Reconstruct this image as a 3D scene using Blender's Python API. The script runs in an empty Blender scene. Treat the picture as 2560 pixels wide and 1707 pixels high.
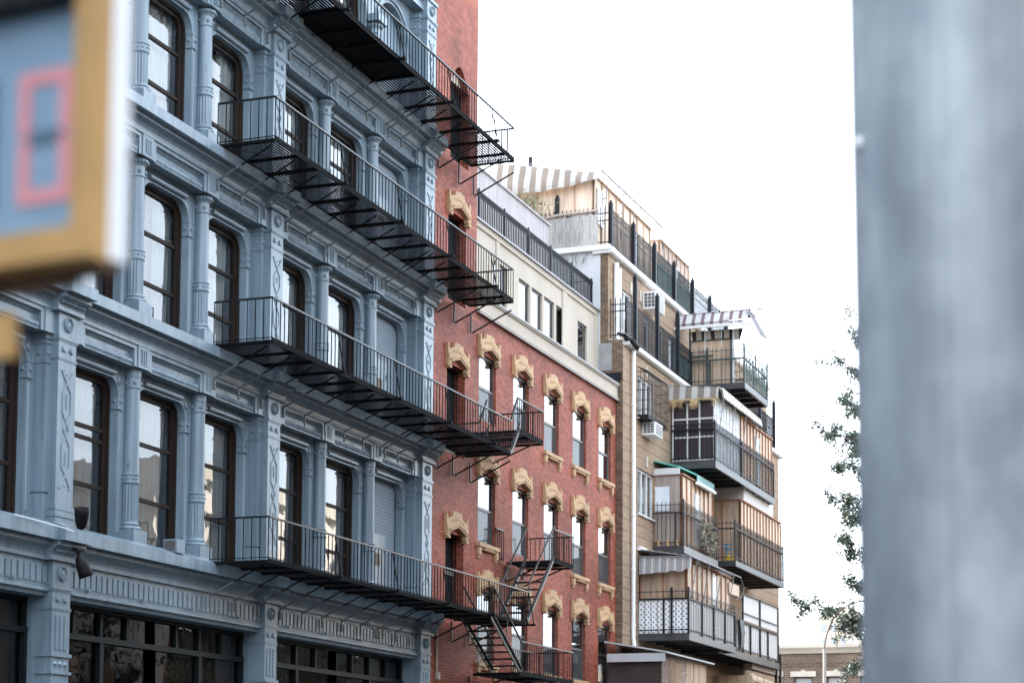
import bpy, math, random
from mathutils import Vector, Matrix
sc = bpy.context.scene
COL = sc.collection
rnd = random.Random(7)
R_ = math.radians

# ------------------------------------------------------------------ camera
cd = bpy.data.cameras.new('camera'); cam = bpy.data.objects.new('camera', cd); COL.objects.link(cam)
cd.sensor_width = 36.0; cd.lens = 68.906; cd.shift_y = 0.28787
cd.clip_start = 0.1; cd.clip_end = 3000
_r = Vector((0.34802289, -0.9374647, 0.00632516)); _u = Vector((-0.07765507, -0.02210348, 0.99673523)); _f = Vector((0.93426429, 0.34737786, 0.0804914))
CAM = Vector((-28.07086, -18.51620, 1.6))
cam.matrix_world = Matrix(((_r.x, _u.x, -_f.x, CAM.x), (_r.y, _u.y, -_f.y, CAM.y), (_r.z, _u.z, -_f.z, CAM.z), (0, 0, 0, 1)))
cd.dof.use_dof = True; cd.dof.focus_distance = 42.0; cd.dof.aperture_fstop = 2.0
sc.camera = cam

# ------------------------------------------------------------------ sky, sun, exposure
SUN_AZ, SUN_EL = -20.0, 36.0            # azimuth measured from +Y towards -X
w = bpy.data.worlds.new('World'); sc.world = w; w.use_nodes = True
nt = w.node_tree; bg = nt.nodes['Background']
sky = nt.nodes.new('ShaderNodeTexSky'); sky.sky_type = 'NISHITA'; sky.sun_disc = False
sky.sun_elevation = R_(SUN_EL); sky.sun_rotation = R_(-SUN_AZ); sky.dust_density = 4.0; sky.air_density = 1.0; sky.ozone_density = 1.0
veil = nt.nodes.new('ShaderNodeMix'); veil.data_type = 'RGBA'; veil.inputs[0].default_value = .8; veil.inputs[7].default_value = (3.9, 4.35, 4.85, 1)   # thin bright cloud veil over the sky
nt.links.new(sky.outputs[0], veil.inputs[6]); nt.links.new(veil.outputs[2], bg.inputs[0]); bg.inputs[1].default_value = 0.15
sd = bpy.data.lights.new('sun', 'SUN'); so = bpy.data.objects.new('sun', sd); COL.objects.link(so)
sd.energy = 3.2; sd.angle = R_(0.5); sd.color = (1.0, 0.93, 0.82)
dirv = Vector((-math.sin(R_(SUN_AZ)) * math.cos(R_(SUN_EL)), math.cos(R_(SUN_AZ)) * math.cos(R_(SUN_EL)), math.sin(R_(SUN_EL))))
so.rotation_euler = dirv.to_track_quat('Z', 'Y').to_euler(); so.location = (0, 0, 60)
sc.view_settings.view_transform = 'Standard'; sc.view_settings.look = 'None'; sc.view_settings.gamma = 1.0
sc.view_settings.exposure = 2.7
try:
    sc.cycles.use_denoising = True
    sc.cycles.max_bounces = 6; sc.cycles.transparent_max_bounces = 16
    sc.cycles.sample_clamp_indirect = 6.0
except Exception: pass

# ------------------------------------------------------------------ mesh helper
class MB:
    def __init__(s): s.v = []; s.f = []; s.m = []
    def add(s, vs, fs, mi=0):
        b = len(s.v); s.v += [tuple(p) for p in vs]
        for f in fs: s.f.append(tuple(b + i for i in f)); s.m.append(mi)
    def box(s, x0, x1, y0, y1, z0, z1, mi=0):
        s.add([(x0,y0,z0),(x1,y0,z0),(x1,y1,z0),(x0,y1,z0),(x0,y0,z1),(x1,y0,z1),(x1,y1,z1),(x0,y1,z1)],
              [(0,3,2,1),(4,5,6,7),(0,1,5,4),(1,2,6,5),(2,3,7,6),(3,0,4,7)], mi)
    def bar(s, p0, p1, w_, h_, mi=0, up=(0,0,1)):
        a = Vector(p0); b = Vector(p1); d = (b-a)
        if d.length < 1e-6: return
        d.normalize(); u = Vector(up)
        if abs(d.dot(u)) > .98: u = Vector((1,0,0))
        sx = d.cross(u).normalized(); sy = sx.cross(d).normalized(); sx *= w_/2; sy *= h_/2
        s.add([a-sx-sy, a+sx-sy, a+sx+sy, a-sx+sy, b-sx-sy, b+sx-sy, b+sx+sy, b-sx+sy],
              [(0,1,2,3),(4,7,6,5),(0,4,5,1),(1,5,6,2),(2,6,7,3),(3,7,4,0)], mi)
    def tube(s, pts, r, n=6, mi=0, r1=None):
        pts = [Vector(p) for p in pts]; k = len(pts); vs = []; prev = None
        for i, p in enumerate(pts):
            d = (pts[min(i+1,k-1)] - pts[max(i-1,0)]).normalized()
            u = prev if prev is not None else (Vector((0,0,1)) if abs(d.z) < .9 else Vector((1,0,0)))
            a = (u - d*u.dot(d)).normalized(); prev = a; c = d.cross(a)
            rr = r if r1 is None else r + (r1-r)*i/max(1,k-1)
            for j in range(n):
                t = 2*math.pi*j/n; vs.append(p + a*math.cos(t)*rr + c*math.sin(t)*rr)
        fs = []
        for i in range(k-1):
            for j in range(n): fs.append((i*n+j, i*n+(j+1)%n, (i+1)*n+(j+1)%n, (i+1)*n+j))
        fs.append(tuple(reversed(range(n)))); fs.append(tuple((k-1)*n+j for j in range(n)))
        s.add(vs, fs, mi)
    def lathe(s, prof, cx, cy, cz=0, n=20, axis='z', mi=0, flute=None):
        vs = []; k = len(prof)
        for i, (r, h) in enumerate(prof):
            for j in range(n):
                t = 2*math.pi*j/n; rr = r
                if flute and flute[0] <= i <= flute[1] and j % 2: rr = r*.9
                if axis == 'z': vs.append((cx+rr*math.cos(t), cy+rr*math.sin(t), cz+h))
                elif axis == 'y': vs.append((cx+rr*math.cos(t), cy+h, cz+rr*math.sin(t)))
                else: vs.append((cx+h, cy+rr*math.cos(t), cz+rr*math.sin(t)))
        fs = [(i*n+j, i*n+(j+1)%n, (i+1)*n+(j+1)%n, (i+1)*n+j) for i in range(k-1) for j in range(n)]
        fs.append(tuple(reversed(range(n)))); fs.append(tuple((k-1)*n+j for j in range(n)))
        s.add(vs, fs, mi)
    def prismx(s, prof, x0, x1, mi=0):          # (y,z) profile swept along x
        n = len(prof)
        s.add([(x0,y,z) for y,z in prof]+[(x1,y,z) for y,z in prof],
              [(i,(i+1)%n,n+(i+1)%n,n+i) for i in range(n)]+[tuple(reversed(range(n))), tuple(range(n,2*n))], mi)
    def prismy(s, poly, y0, y1, mi=0):          # (x,z) polygon swept along y
        n = len(poly)
        s.add([(x,y0,z) for x,z in poly]+[(x,y1,z) for x,z in poly],
              [(i,(i+1)%n,n+(i+1)%n,n+i) for i in range(n)]+[tuple(reversed(range(n))), tuple(range(n,2*n))], mi)
    def prismz(s, poly, z0, z1, mi=0):
        n = len(poly)
        s.add([(x,y,z0) for x,y in poly]+[(x,y,z1) for x,y in poly],
              [(i,(i+1)%n,n+(i+1)%n,n+i) for i in range(n)]+[tuple(reversed(range(n))), tuple(range(n,2*n))], mi)
    def quad(s, a, b, c, d, mi=0): s.add([a,b,c,d],[(0,1,2,3)],mi)
    def ring(s, o1, o2, y, mi=0, y2=None):
        n = len(o1); y2 = y if y2 is None else y2
        s.add([(x,y,z) for x,z in o1]+[(x,y2,z) for x,z in o2],[(i,(i+1)%n,n+(i+1)%n,n+i) for i in range(n)],mi)
    def extr(s, o, y0, y1, mi=0): s.ring(o, o, y0, mi, y1)
    def poly(s, o, y, mi=0): s.add([(x,y,z) for x,z in o],[tuple(range(len(o)))],mi)
    def sph(s, c, r, mi=0, n=8, k=5):
        prof = [(max(1e-4, r*math.sin(math.pi*i/k)), -r*math.cos(math.pi*i/k)) for i in range(k+1)]
        s.lathe(prof, c[0], c[1], c[2], n, 'z', mi)
    def cyl(s, p0, p1, r, n=10, mi=0): s.tube([p0,p1], r, n, mi)
    def build(s, name, mat, parent=None, smooth=False):
        me = bpy.data.meshes.new(name); me.from_pydata(s.v, [], s.f)
        mats = mat if isinstance(mat, (list,tuple)) else [mat]
        for m in mats: me.materials.append(m)
        if len(mats) > 1: me.polygons.foreach_set('material_index', s.m)
        if smooth: me.polygons.foreach_set('use_smooth', [True]*len(me.polygons))
        me.update()
        o = bpy.data.objects.new(name, me); COL.objects.link(o)
        if parent is not None:
            o.parent = parent; o.location = -WT.get(parent.name, Vector((0,0,0)))
        return o
WT = {}
def tag(o, label, cat, group=None, kind=None):
    if label: o['label'] = label
    if cat: o['category'] = cat
    if group: o['group'] = group
    if kind: o['kind'] = kind
    return o
def thing(name, label, cat, loc, group=None):
    o = bpy.data.objects.new(name, None); COL.objects.link(o); o.location = loc; o.empty_display_size = .2
    WT[o.name] = Vector(loc); return tag(o, label, cat, group)
def outl(x0, x1, z0, z1, r, n=5):
    o = [(x0,z0),(x1,z0)]
    for i in range(n+1):
        t = math.pi/2*i/n; o.append((x1-r+r*math.cos(t), z1-r+r*math.sin(t)))
    for i in range(n+1):
        t = math.pi/2+math.pi/2*i/n; o.append((x0+r+r*math.cos(t), z1-r+r*math.sin(t)))
    return o

# ------------------------------------------------------------------ materials
def _new(name):
    m = bpy.data.materials.new(name); m.use_nodes = True
    t = m.node_tree; return m, t, t.nodes['Principled BSDF']
def _c(c): return (c[0], c[1], c[2], 1.0)
def _noise(t, scale, stretch=(1,1,1), detail=4.0):
    tc = t.nodes.new('ShaderNodeTexCoord'); mp = t.nodes.new('ShaderNodeMapping'); mp.inputs['Scale'].default_value = stretch
    nz = t.nodes.new('ShaderNodeTexNoise'); nz.inputs['Scale'].default_value = scale; nz.inputs['Detail'].default_value = detail
    t.links.new(tc.outputs['Object'], mp.inputs[0]); t.links.new(mp.outputs[0], nz.inputs[0]); return nz
def _ramp(t, src, a, b, p0=.3, p1=.7):
    r = t.nodes.new('ShaderNodeValToRGB'); r.color_ramp.elements[0].position = p0; r.color_ramp.elements[1].position = p1
    r.color_ramp.elements[0].color = _c(a); r.color_ramp.elements[1].color = _c(b); t.links.new(src, r.inputs[0]); return r
def _mul(t, a, b, f=1.0):
    m = t.nodes.new('ShaderNodeMix'); m.data_type = 'RGBA'; m.blend_type = 'MULTIPLY'; m.inputs[0].default_value = f
    t.links.new(a, m.inputs[6]); t.links.new(b, m.inputs[7]); return m.outputs[2]
def _bump(t, b, h, s, dist=.02):
    n = t.nodes.new('ShaderNodeBump'); n.inputs['Strength'].default_value = s; n.inputs['Distance'].default_value = dist
    t.links.new(h, n.inputs['Height']); t.links.new(n.outputs[0], b.inputs['Normal'])
def mat(name, col, rough=.6, metal=0.0, var=.12, scale=2.0, stretch=(1,1,1), grime=.0, bump=0.0, bscale=60.0, spec=.5, col2=None, streak=0.0, rust=None):
    m, t, b = _new(name)
    a = tuple(max(0,c*(1-var)) for c in col); c2 = col2 if col2 else tuple(min(1,c*(1+var)) for c in col)
    out = _ramp(t, _noise(t, scale, stretch).outputs[0], a, c2).outputs[0]
    if grime > 0:
        g = _ramp(t, _noise(t, .9, (1,1,.35), 8).outputs[0], (1-grime,)*3, (1,1,1), .35, .6).outputs[0]; out = _mul(t, out, g)
    if streak > 0:
        g = _ramp(t, _noise(t, 2.2, (3.5,3.5,.22), 6).outputs[0], (1-streak,1-streak*.95,1-streak*.85), (1,1,1), .36, .55).outputs[0]; out = _mul(t, out, g)
    if rust:
        f_ = _ramp(t, _noise(t, 7.0, (1.6,1.6,.5), 7).outputs[0], (0,0,0), (1,1,1), .66, .72).outputs[0]
        x = t.nodes.new('ShaderNodeMix'); x.data_type = 'RGBA'; t.links.new(f_, x.inputs[0]); t.links.new(out, x.inputs[6]); x.inputs[7].default_value = _c(rust); out = x.outputs[2]
    t.links.new(out, b.inputs['Base Color'])
    b.inputs['Roughness'].default_value = rough; b.inputs['Metallic'].default_value = metal; b.inputs['Specular IOR Level'].default_value = spec
    if bump > 0: _bump(t, b, _noise(t, bscale).outputs[0], bump)
    return m
def _xz(t, sx=1.0, sz=1.0):                     # (x+y, z) wall coordinates
    tc = t.nodes.new('ShaderNodeTexCoord'); sp = t.nodes.new('ShaderNodeSeparateXYZ'); t.links.new(tc.outputs['Object'], sp.inputs[0])
    ad = t.nodes.new('ShaderNodeMath'); ad.operation = 'ADD'; t.links.new(sp.outputs[0], ad.inputs[0]); t.links.new(sp.outputs[1], ad.inputs[1])
    cb = t.nodes.new('ShaderNodeCombineXYZ'); t.links.new(ad.outputs[0], cb.inputs[0]); t.links.new(sp.outputs[2], cb.inputs[1]); return cb
def brick(name, c1, c2, mortar, bw=.21, bh=.068, ms=.008, rough=.85, stain=.25, bump=.5, sscale=.55, joints=0):
    m, t, b = _new(name)
    cb = _xz(t); br = t.nodes.new('ShaderNodeTexBrick'); br.inputs['Scale'].default_value = 1.0
    br.inputs['Brick Width'].default_value = bw; br.inputs['Row Height'].default_value = bh; br.inputs['Mortar Size'].default_value = ms
    br.inputs['Mortar Smooth'].default_value = .2; br.inputs['Bias'].default_value = 0.0
    br.inputs['Color1'].default_value = _c(c1); br.inputs['Color2'].default_value = _c(c2); br.inputs['Mortar'].default_value = _c(mortar)
    t.links.new(cb.outputs[0], br.inputs[0])
    st = _ramp(t, _noise(t, sscale, (1,1,.6), 7).outputs[0], (1-stain,)*3, (1+stain*.4,)*3, .32, .68).outputs[0]
    st2 = _ramp(t, _noise(t, 4.5, (1,1,2.2), 3).outputs[0], (1-stain*.7,)*3, (1+stain*.5,)*3, .35, .65).outputs[0]
    out = _mul(t, _mul(t, br.outputs[0], st), st2)
    if joints:
        j = t.nodes.new('ShaderNodeTexBrick'); j.offset = 0; j.inputs['Scale'].default_value = 1.0; j.inputs['Brick Width'].default_value = 400.0; j.inputs['Row Height'].default_value = joints
        j.inputs['Mortar Size'].default_value = .014; j.inputs['Mortar Smooth'].default_value = .1
        for k_, c_ in (('Color1', (1,1,1)), ('Color2', (1,1,1)), ('Mortar', (.35,.33,.31))): j.inputs[k_].default_value = _c(c_)
        t.links.new(cb.outputs[0], j.inputs[0]); out = _mul(t, out, j.outputs[0])
    t.links.new(out, b.inputs['Base Color'])
    b.inputs['Roughness'].default_value = rough; b.inputs['Specular IOR Level'].default_value = .18
    _bump(t, b, br.outputs['Fac'], -bump, .006); return m
def stripes(name, cols, axis, period, rough=.8, phase=0.0, transl=.25):  # cols: [(end_fraction, colour)...]
    m, t, b = _new(name)
    tc = t.nodes.new('ShaderNodeTexCoord'); d = t.nodes.new('ShaderNodeVectorMath'); d.operation = 'DOT_PRODUCT'
    t.links.new(tc.outputs['Object'], d.inputs[0]); d.inputs[1].default_value = tuple(a/period for a in axis)
    ad = t.nodes.new('ShaderNodeMath'); ad.operation = 'ADD'; t.links.new(d.outputs['Value'], ad.inputs[0]); ad.inputs[1].default_value = phase+100
    fr = t.nodes.new('ShaderNodeMath'); fr.operation = 'FRACT'; t.links.new(ad.outputs[0], fr.inputs[0])
    r = t.nodes.new('ShaderNodeValToRGB'); r.color_ramp.interpolation = 'CONSTANT'; e = r.color_ramp.elements
    e[0].position = 0; e[0].color = _c(cols[0][1]); p = cols[0][0]; e[1].position = p; e[1].color = _c(cols[1][1]); p = cols[1][0]
    for q, c in cols[2:]:
        x = e.new(p); x.color = _c(c); p = q
    t.links.new(fr.outputs[0], r.inputs[0])
    g = _ramp(t, _noise(t, 1.7, (1,1,.6), 6).outputs[0], (.8,.79,.77), (1,1,1)).outputs[0]
    out = _mul(t, r.outputs[0], g)
    t.links.new(out, b.inputs['Base Color']); b.inputs['Roughness'].default_value = rough; b.inputs['Specular IOR Level'].default_value = .2
    tr = t.nodes.new('ShaderNodeBsdfTranslucent'); t.links.new(out, tr.inputs[0])
    mx = t.nodes.new('ShaderNodeMixShader'); mx.inputs[0].default_value = transl
    o = t.nodes['Material Output']; t.links.new(b.outputs[0], mx.inputs[1]); t.links.new(tr.outputs[0], mx.inputs[2]); t.links.new(mx.outputs[0], o.inputs[0])
    return m
def glass(name, tint=(.8,.85,.86), boost=1.5, wav=.25, wscale=1.3):
    m, t, b = _new(name); t.nodes.remove(b)
    o = t.nodes['Material Output']; tr = t.nodes.new('ShaderNodeBsdfTransparent'); tr.inputs[0].default_value = _c(tint)
    gl = t.nodes.new('ShaderNodeBsdfGlossy'); gl.inputs['Roughness'].default_value = .015; gl.inputs[0].default_value = (.96,.98,1,1)
    fr = t.nodes.new('ShaderNodeFresnel'); fr.inputs[0].default_value = 1.5
    ml = t.nodes.new('ShaderNodeMath'); ml.operation = 'MULTIPLY'; ml.use_clamp = True; ml.inputs[1].default_value = boost; t.links.new(fr.outputs[0], ml.inputs[0])
    bp = t.nodes.new('ShaderNodeBump'); bp.inputs['Strength'].default_value = wav; bp.inputs['Distance'].default_value = .02
    t.links.new(_noise(t, wscale, (1,1,1), 2).outputs[0], bp.inputs['Height']); t.links.new(bp.outputs[0], gl.inputs['Normal'])
    mx = t.nodes.new('ShaderNodeMixShader'); t.links.new(ml.outputs[0], mx.inputs[0]); t.links.new(tr.outputs[0], mx.inputs[1]); t.links.new(gl.outputs[0], mx.inputs[2])
    t.links.new(mx.outputs[0], o.inputs[0]); return m
def cloth(name, col, var=.12, scale=3.0, stretch=(6,6,.4), transl=.4, alpha=None, rough=.9):
    m, t, b = _new(name)
    out = _ramp(t, _noise(t, scale, stretch).outputs[0], tuple(c*(1-var) for c in col), col).outputs[0]
    t.links.new(out, b.inputs['Base Color']); b.inputs['Roughness'].default_value = rough; b.inputs['Specular IOR Level'].default_value = .1
    tr = t.nodes.new('ShaderNodeBsdfTranslucent'); t.links.new(out, tr.inputs[0]); mx = t.nodes.new('ShaderNodeMixShader'); mx.inputs[0].default_value = transl
    o = t.nodes['Material Output']; t.links.new(b.outputs[0], mx.inputs[1]); t.links.new(tr.outputs[0], mx.inputs[2]); t.links.new(mx.outputs[0], o.inputs[0]); return m
def lattice(name, col, k=.085, hole=.35):         # white plastic trellis: staggered holes cut through
    m, t, b = _new(name); b.inputs['Base Color'].default_value = _c(col); b.inputs['Roughness'].default_value = .5
    cb = _xz(t); sp = t.nodes.new('ShaderNodeSeparateXYZ'); t.links.new(cb.outputs[0], sp.inputs[0])
    def sn(sock):
        a = t.nodes.new('ShaderNodeMath'); a.operation = 'MULTIPLY'; a.inputs[1].default_value = math.pi/k; t.links.new(sock, a.inputs[0])
        s_ = t.nodes.new('ShaderNodeMath'); s_.operation = 'SINE'; t.links.new(a.outputs[0], s_.inputs[0]); return s_.outputs[0]
    pr = t.nodes.new('ShaderNodeMath'); pr.operation = 'MULTIPLY'; t.links.new(sn(sp.outputs[0]), pr.inputs[0]); t.links.new(sn(sp.outputs[1]), pr.inputs[1])
    gt = t.nodes.new('ShaderNodeMath'); gt.operation = 'GREATER_THAN'; gt.inputs[1].default_value = hole; t.links.new(pr.outputs[0], gt.inputs[0])
    tr = t.nodes.new('ShaderNodeBsdfTransparent'); mx = t.nodes.new('ShaderNodeMixShader'); o = t.nodes['Material Output']
    t.links.new(gt.outputs[0], mx.inputs[0]); t.links.new(b.outputs[0], mx.inputs[1]); t.links.new(tr.outputs[0], mx.inputs[2]); t.links.new(mx.outputs[0], o.inputs[0]); return m

m_blue = mat('blue_grey_paint', (.200,.268,.318), .30, 0, .07, 1.5, (1,1,.4), .20, .10, 22, streak=.24, rust=(.14,.15,.15))
m_bluegreen = mat('blue_grey_ledge_paint', (.20,.265,.32), .28, 0, .06, 1.0, (.4,1,1), .10)
m_wood_dark = mat('dark_brown_window_wood', (.020,.013,.010), .6, 0, .25, 6, (1,1,.2), spec=.2)
m_front = mat('black_green_shopfront_paint', (.006,.010,.010), .5, 0, .2, 4, spec=.2)
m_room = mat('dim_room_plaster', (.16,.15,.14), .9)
m_curt = cloth('white_voile_curtain', (.80,.79,.77))
m_shade = cloth('brown_roller_shade', (.20,.13,.09), .1, 2, (1,1,1), .2)
m_glass = glass('old_window_glass', boost=1.9)
m_glass_front = glass('shopfront_glass', (.6,.62,.6), 1.0)
m_glass_red = glass('sash_window_glass', (.35,.38,.4), 1.9, .035)
m_iron = mat('black_painted_iron', (.005,.006,.007), .32, .0, .3, 8)
m_grate = mat('dull_black_grating', (.006,.007,.008), .7, .0, .3, 8, spec=.08)
m_steel = mat('worn_black_stair_steel', (.03,.032,.035), .38, .2, .4, 9, rust=(.34,.35,.36))
m_red = brick('red_brick', (.44,.122,.075), (.31,.084,.054), (.15,.050,.036), .21, .072, .011, .6, .34)
m_redside = m_red
m_tanstone = mat('carved_tan_stone', (.50,.325,.18), .7, 0, .10, 5, (1,1,1), .12, .35, 22)
m_cream = mat('cream_stucco', (.46,.405,.335), .85, 0, .06, 1.2, (1,1,.5), .06, .15, 70)
m_grey_cap = mat('grey_metal_coping', (.30,.30,.31), .5, .2, .1, 2)
m_bronze = mat('grey_bronze_window_frame', (.11,.105,.10), .45, .2, .15, 4)
m_dark_screen = mat('dark_insect_screen', (.12,.13,.14), .7, 0, .1, 5)
def _screen():
    m, t, b = _new('dark_wire_screen'); b.inputs['Base Color'].default_value = (.07,.075,.08,1); b.inputs['Roughness'].default_value = .6
    tr = t.nodes.new('ShaderNodeBsdfTransparent'); mx = t.nodes.new('ShaderNodeMixShader'); mx.inputs[0].default_value = .45; o = t.nodes['Material Output']
    t.links.new(tr.outputs[0], mx.inputs[1]); t.links.new(b.outputs[0], mx.inputs[2]); t.links.new(mx.outputs[0], o.inputs[0]); return m
m_screen = _screen()
m_blind = cloth('pale_blind', (.55,.58,.6), .1, 3, (1,1,6), .3)
m_tan = brick('tan_face_brick', (.385,.28,.20), (.325,.235,.165), (.21,.15,.105), .28, .075, .008, .85, .16, joints=.375)
m_tandark = brick('rough_dark_brick', (.24,.165,.11), (.15,.105,.075), (.10,.075,.055), .2, .075, .010, .9, .3)
m_white_render = mat('white_painted_render', (.50,.515,.53), .8, 0, .06, 2, (1,1,.6), .12, .2, 30)
m_white = mat('white_painted_wood', (.60,.60,.59), .5, 0, .05, 3)
m_white_plastic = mat('white_plastic', (.82,.83,.84), .45, 0, .04, 2)
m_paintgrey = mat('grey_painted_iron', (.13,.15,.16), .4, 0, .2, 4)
m_cement = mat('grey_cement', (.27,.27,.265), .9, 0, .15, 4)
m_sheet = cloth('white_plastic_sheet', (.86,.86,.86), .06, 1.5, (1,1,1), .35)
m_ply = mat('weathered_plywood', (.50,.36,.255), .8, 0, .3, 2.2, (2.5,2.5,.35), .22)
m_ply2 = mat('pale_pine_boards', (.66,.53,.415), .8, 0, .24, 2.6, (4,4,.3), .2)
m_plygrey = mat('grey_weathered_boards', (.42,.35,.31), .85, 0, .25, 2.6, (5,5,.3), .25)
m_batten = mat('red_brown_batten', (.33,.17,.10), .8, 0, .25, 5, (1,1,.3))
m_slab = mat('weathered_steel_channel', (.045,.047,.050), .36, .0, .35, 2.5, (1,1,2.5), .3)
m_slabgrey = m_slab
m_fence = mat('dark_painted_fence', (.008,.011,.016), .5, .0, .3, 5, spec=.25)
m_fencebrown = mat('dull_fence_iron', (.040,.034,.031), .6, .0, .3, 5, spec=.25)
m_green = mat('dark_green_iron', (.010,.030,.032), .5, .0, .3, 5)
m_mesh = mat('green_reed_screen', (.17,.25,.22), .9, 0, .55, 3.0, (22,22,.6))
m_reed = mat('grey_reed_screen', (.40,.39,.36), .9, 0, .5, 3.5, (24,24,.8), .35, col2=(.62,.61,.58))
m_panel = mat('dark_brown_panel', (.030,.020,.026), .35, 0, .2, 2)
m_greywood = mat('grey_cedar_boards', (.40,.38,.385), .85, 0, .22, 2.6, (7,7,.3))
m_awn = stripes('beige_white_awning', [(.48,(.56,.55,.525)),(1,(.28,.24,.205))], (0,-1,0), .44, .85)
m_awn_roof = stripes('beige_white_roof_awning', [(.5,(.52,.51,.49)),(1,(.30,.255,.22))], (0,-1,0), .40, .85, .2)
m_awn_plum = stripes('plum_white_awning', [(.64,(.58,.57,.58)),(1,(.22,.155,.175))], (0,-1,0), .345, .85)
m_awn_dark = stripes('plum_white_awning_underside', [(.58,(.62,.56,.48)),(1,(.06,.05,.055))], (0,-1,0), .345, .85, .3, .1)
m_awn_plum_side = stripes('plum_awning_front_dimmed', [(.75,(.21,.205,.22)),(1,(.10,.085,.115))], (1,0,0), .30, .85, 0, .03)  # darker copy of the awning stripes, offsets the strong skylight on the slope
m_awn_grey = stripes('grey_striped_awning', [(.16,(.62,.61,.61)),(.20,(.22,.18,.17)),(.26,(.62,.61,.61)),(.30,(.22,.18,.17)),(.5,(.40,.39,.40)),(.62,(.68,.67,.67)),(1,(.38,.37,.38))], (.0,-1,0), .52, .85)
m_awn_front = stripes('cream_awning_roll', [(.7,(.74,.71,.66)),(1,(.52,.46,.40))], (1,0,0), .5, .85)
m_teal = mat('teal_canvas', (.10,.38,.33), .8, 0, .15, 3)
m_tealpale = cloth('faded_teal_canvas', (.42,.66,.64), .15, 2, (2,2,1), .3)
m_straw = mat('straw_fringe', (.42,.30,.16), .9, 0, .3, 12)
m_alu = mat('grey_metal_tube', (.17,.17,.19), .45, .3, .1, 4)
m_lattice = lattice('white_trellis', (.80,.81,.83))
m_lattice2 = lattice('pale_trellis', (.62,.61,.60), .075, .25)
m_osb = mat('strand_board', (.30,.22,.18), .85, 0, .6, 9, (1,1,1), .35)
m_darkboard = mat('dark_stained_board', (.045,.030,.026), .7, 0, .3, 2)
m_oldply = mat('shaded_old_plywood', (.33,.22,.14), .85, 0, .3, 3, (3,3,.5), .3)
m_sign_yellow = mat('yellow_signal_paint', (.50,.285,.095), .45, 0, .12, 6)
m_sign_white = mat('skylit_signal_side', (.90,.90,.92), .5, 0, .06, 5)  # pale housing, whitened further for the bright sky this side faces
m_lens = mat('blue_grey_signal_lens', (.22,.32,.42), .35, 0, .06, 8)
m_lens_dark = mat('unlit_segment', (.075,.13,.18), .5)
m_brown_under = mat('shaded_signal_underside', (.10,.05,.022), .6)  # shade under the yellow signal, put into the colour
m_asphalt = mat('asphalt', (.028,.028,.030), .9, 0, .2, 6)
m_pave = mat('concrete_pavement', (.075,.073,.072), .9, 0, .12, 2)
m_ground = mat('city_ground', (.09,.088,.085), .95)
m_leaf = mat('oak_leaf', (.055,.085,.065), .6, 0, .45, 1.2)
m_bark = mat('tree_bark', (.10,.08,.065), .9, 0, .3, 6, (1,1,.3))
m_dryleaf = mat('dry_leaf', (.20,.18,.13), .8, 0, .6, 4, col2=(.42,.38,.30))
m_farbrick = brick('corner_brick', (.17,.105,.07), (.125,.075,.05), (.27,.24,.20), .30, .10, .018, .85, .2)
m_farstone = mat('grey_cornice_stone', (.58,.53,.46), .8, 0, .08, 2, (1,1,1), .15)
m_tower = mat('pale_tower_concrete', (.52,.44,.35), .85, 0, .04, .2)
m_lamp = mat('galvanised_lamp_post', (.42,.42,.43), .5, .4, .1, 3)
m_lamparm = mat('rust_brown_lamp_arm', (.14,.09,.075), .6, .2, .1, 3)
m_opp = brick('dark_opposite_brick', (.13,.085,.065), (.10,.065,.05), (.09,.07,.06), .3, .09, .01)
m_opp2 = mat('opposite_render', (.66,.60,.54), .9, 0, .08, .8)
m_blackplastic = mat('black_plastic', (.008,.007,.008), .55, 0, .2, 5, spec=.15)
m_toy = mat('blue_plastic', (.03,.25,.42), .4); m_toy2 = mat('yellow_plastic', (.75,.50,.03), .4)
def lit(name, col, s):
    m, t, b = _new(name); b.inputs['Base Color'].default_value = _c(col); b.inputs['Emission Color'].default_value = _c(col); b.inputs['Emission Strength'].default_value = s; return m
m_digit = lit('lit_red_segment', (.50,.20,.22), .05)
# ------------------------------------------------------------------ ground
g = MB(); g.quad((-600,-600,-.16),(900,-600,-.16),(900,600,-.16),(-600,600,-.16)); tag(g.build('ground', m_ground), 'grey city ground under streets and buildings', 'ground', kind='structure')
g = MB(); g.box(-200,56,-15.5,-4.2,-.30,-.004); g.box(60.5,70.5,-200,200,-.30,-.008); tag(g.build('road', m_asphalt), 'dark asphalt street below the facades', 'road', kind='structure')
g = MB(); g.box(-200,56,-4.2,.6,-.3,.12); g.box(-200,56,-20.2,-15.5,-.3,.12); tag(g.build('pavement', m_pave), 'concrete pavement along the building fronts', 'pavement', kind='structure')

# ------------------------------------------------------------------ blue cast iron building
BLUE = thing('cast_iron_building', 'blue grey cast iron building with fluted columns and tall brown sash windows', 'building', (7, .5, 0))
P0 = [-7.6, 0.0, 7.6, 15.72]
COLS = [(-5.01,-2.59), (2.59,4.99), (10.36,12.93)]
PW = [.265,.265,.265,.30]
MD = [5.253, 9.491, 13.430, 17.179]
ZB = [0, 5.98, 10.175, 14.115, 17.863]
XL, XR = -7.9, 16.05
bw = MB()
bw.box(XL, XR, 3.2, 3.4, 0, 23.5); bw.box(XL, XR, .8, 14, 23.2, 23.5); bw.box(XL, XL+.2, .8, 14, 0, 23.2); bw.box(XR-.25, XR, .75, 14, 0, 23.2); bw.box(XL, XR, 13.8, 14, 0, 23.2)
for z in ZB[1:]: bw.box(XL+.2, XR-.25, .75, 3.2, z-.5, z+.02)
for p in P0[1:3]: bw.box(p-.1, p+.1, .8, 3.2, 0, 23.2)
bw.build('interior', m_room, BLUE)
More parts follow.
